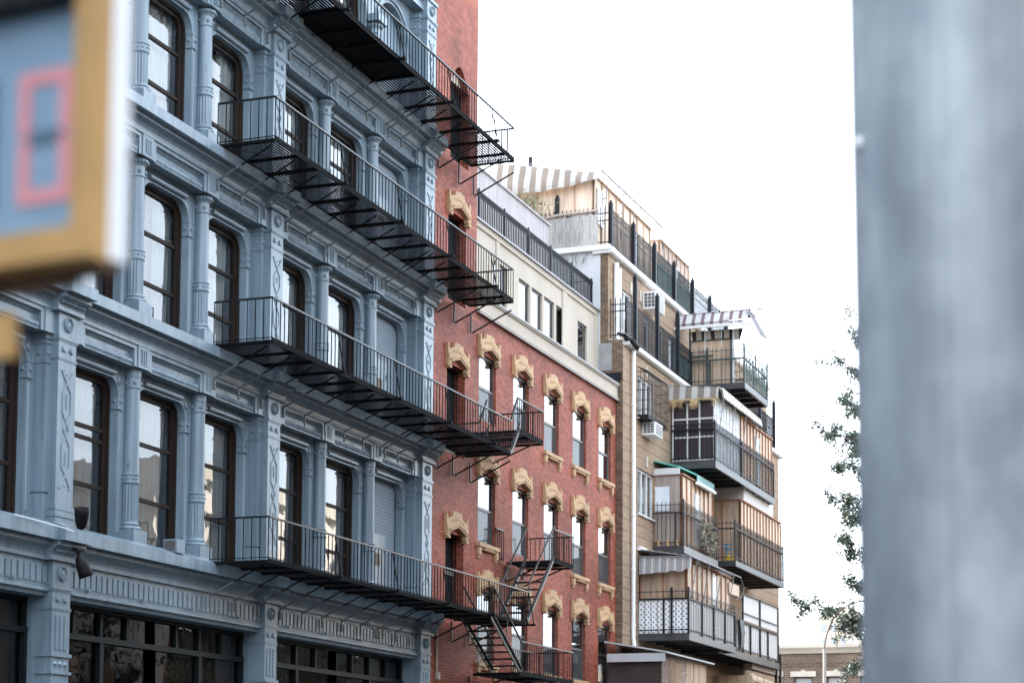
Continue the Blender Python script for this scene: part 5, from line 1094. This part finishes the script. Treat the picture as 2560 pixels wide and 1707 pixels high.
# ------------------------------------------------------------------ opposite side of the street, for reflections and bounce light, plus dark blocks added for shade
def opposite(label, x0, x1, h, mt, y=-20.4):
    t = thing('opposite_building', label, 'building', ((x0+x1)/2, y-4, 0), 'buildings mirrored in the windows'); mb = MB(); op = []
    n = int((x1-x0)/2.4)
    for j in range(int((h-1.5)/3.3)):
        for k in range(n): xx = x0+.7+k*2.4; op.append((xx,xx+1.15,1.2+j*3.3,3.2+j*3.3))
    xs = sorted({x0,x1}|{v for o in op for v in o[:2]}); zs = sorted({0,h}|{v for o in op for v in o[2:]})
    for a, b in zip(xs, xs[1:]):
        for c, d in zip(zs, zs[1:]):
            if any(o[0] < (a+b)/2 < o[1] and o[2] < (c+d)/2 < o[3] for o in op): continue
            mb.quad((b,y,c),(a,y,c),(a,y,d),(b,y,d))
    mb.quad((x0,y,0),(x0,y-9,0),(x0,y-9,h),(x0,y,h)); mb.quad((x1,y,0),(x1,y,h),(x1,y-9,h),(x1,y-9,0)); mb.quad((x0,y,h),(x0,y-9,h),(x1,y-9,h),(x1,y,h)); mb.quad((x0,y-9,0),(x1,y-9,0),(x1,y-9,h),(x0,y-9,h))
    mb.build('wall', mt, t)
    c = MB(); c.box(x0,x1,y-.01,y+.35,h-.5,h+.1); c.build('cornice', m_farstone, t)
    w_ = MB()
    for o in op: w_.quad((o[1],y-.2,o[2]),(o[0],y-.2,o[2]),(o[0],y-.2,o[3]),(o[1],y-.2,o[3]))
    w_.build('windows', m_dark_screen, t)
    d = MB(); d.box(x0+.1,x1-.1,y+.02,y+.5,0,min(8.5,h*.55)); d.build('dark_base_band', m_front, t)  # dark band added so the shop windows across the street mirror dark
opposite('unseen tall dark brick building across the street, added to darken the lower fronts', -15, 37, 19, m_opp, -24.0)  # out of view, height and dark brick hold sky light off the fronts
opposite('unseen dark brick building beside the gap, added for shade', -60, -30.5, 19, m_opp, -24.0)  # out of view, kept for shade; the gap lets light reach the signal
opposite('sunlit rendered building mirrored in the lowest blue building windows', 40, 66, 15, m_opp2)
opposite('low pale building mirrored in the lowest red building windows', 72, 120, 9.5, m_opp2)

# ------------------------------------------------------------------ near things: pole and pedestrian signal
PC = CAM+_f*6.0
pl = thing('steel_pole', 'wide galvanised grey pole out of focus at the edge of the street', 'pole', (0,0,0))
m, t, b = _new('blotched_galvanised_steel')
n1 = _ramp(t, _noise(t, 3.6, (1,1,.10), 2).outputs[0], (.28,.315,.345), (.52,.555,.585), .34, .70).outputs[0]
n2 = _ramp(t, _noise(t, 5.5, (1,1,.7), 2).outputs[0], (.72,.72,.74), (1.05,1.03,1.0), .35, .7).outputs[0]
t.links.new(_mul(t, n1, n2), b.inputs['Base Color']); b.inputs['Roughness'].default_value = .5; b.inputs['Metallic'].default_value = .25
m_pole = m
rad = .40
e0 = Vector((-22.2551, -17.4484, 4.0306)); e1 = Vector((-22.0792, -17.4389, 1.9475)); rgt = Vector((_r.x,_r.y,0)).normalized()
ax = (e0-e1)/(e0.z-e1.z); base = e1+rgt*rad-ax*(e1.z); topp = base+ax*6.5
WT[pl.name] = Vector((base.x,base.y,0)); pl.location = WT[pl.name]
mb = MB(); mb.tube([base, base+ax*6.5], rad, 48); sh_ = mb.build('shaft', m_pole, pl, False)
mb = MB(); mb.tube([base, base+ax*.12], rad+.12, 48); mb.build('base_plate', m_pole, pl)
mb = MB(); bp_ = CAM+((e0*.79+e1*.21)-CAM); pz = base+ax*3.57; tt = math.radians(0)
d1 = (-rgt*.985 - Vector((_f.x,_f.y,0)).normalized()*.17).normalized(); mb.sph(pz+d1*(rad-.002)+Vector((0,0,0)), .022, n=10, k=6); mb.build('bolt', m_white_plastic, pl)
# signal
th = R_(26); fh = Vector((_f.x,_f.y,0)).normalized()
nf = (-fh*math.cos(th) - rgt*math.sin(th)).normalized()       # outward normal of the signal face
su = Vector((0,0,1)); sr = (rgt*math.cos(th) - fh*math.sin(th)).normalized()   # along the face, towards its near edge
C0 = Vector((-25.3667,-16.7791,2.4719))                      # lower near front corner
sg = thing('pedestrian_signal', 'yellow framed pedestrian signal showing a red zero, out of focus', 'traffic signal', tuple(C0-sr*.22+Vector((0,0,-.02))))
def SB(mb, a0, a1, h0, h1, d0, d1, mi=0):                    # a along the face from the near corner (negative = away), h up, d outwards
    P = [C0+sr*a+su*h+nf*d for h in (h0,h1) for a, d in ((a0,d0),(a1,d0),(a1,d1),(a0,d1))]
    mb.add(P, [(0,3,2,1),(4,5,6,7),(0,1,5,4),(1,2,6,5),(2,3,7,6),(3,0,4,7)], mi)
Wd, Hd = .44, .53
mb = MB(); SB(mb, -Wd+.012, -.012, .012, Hd-.012, -.10, -.03); mb.build('housing', m_sign_white, sg)
mb = MB(); fw_ = .040; SB(mb, -fw_, 0, 0, Hd, -.035, .015); SB(mb, -Wd, -Wd+fw_, 0, Hd, -.035, .015); SB(mb, -Wd+fw_, -fw_, 0, fw_+.012, -.034, .015); SB(mb, -Wd+fw_, -fw_, Hd-fw_, Hd, -.034, .015); mb.build('frame', m_sign_yellow, sg)
mb = MB(); SB(mb, -Wd+.02, -.02, -.006, .012, -.095, -.04); SB(mb, -.30,-.10,-.02,-.004,-.09,-.05); mb.build('underside', m_brown_under, sg)
mb = MB(); SB(mb, -Wd+fw_-.002, -fw_+.002, fw_-.002, Hd-fw_+.002, -.03, -.012); lens = mb.build('lens', m_lens, sg)
mb = MB(); SB(mb, -Wd+fw_, -fw_, Hd-fw_-.055, Hd-fw_, -.011, .03); mb.build('visor', m_blackplastic, sg)
def digit(a0, a1, on, mt_on, mt_off, name):
    h0, h1 = .107, .333; s = .023; hm = (h0+h1)/2
    segs = {'a':(a0+s,a1-s,h1-s,h1),'d':(a0+s,a1-s,h0,h0+s),'g':(a0+s,a1-s,hm-s/2,hm+s/2),'f':(a0,a0+s,hm+.004,h1),'e':(a0,a0+s,h0,hm-.004),'b':(a1-s,a1,hm+.004,h1),'c':(a1-s,a1,h0,hm-.004)}
    on_, of_ = MB(), MB()
    for k, (p, q, r, s2) in segs.items(): SB(on_ if k in on else of_, p, q, r, s2, -.012, -.008)
    if on_.v: on_.build(name, mt_on, lens)
    if of_.v: of_.build('unlit_segment', mt_off, lens)
digit(-.172, -.062, 'abcdef', m_digit, m_lens_dark, 'lit_digit')
digit(-.350, -.222, '', m_digit, m_lens_dark, 'digit')
mb = MB(); SB(mb, -.34, -.172, -.15, -.075, -.02, .0); SB(mb, -.30,-.24,-.08,.0,-.03,-.01); mb.build('mounting_bracket', m_sign_yellow, sg)
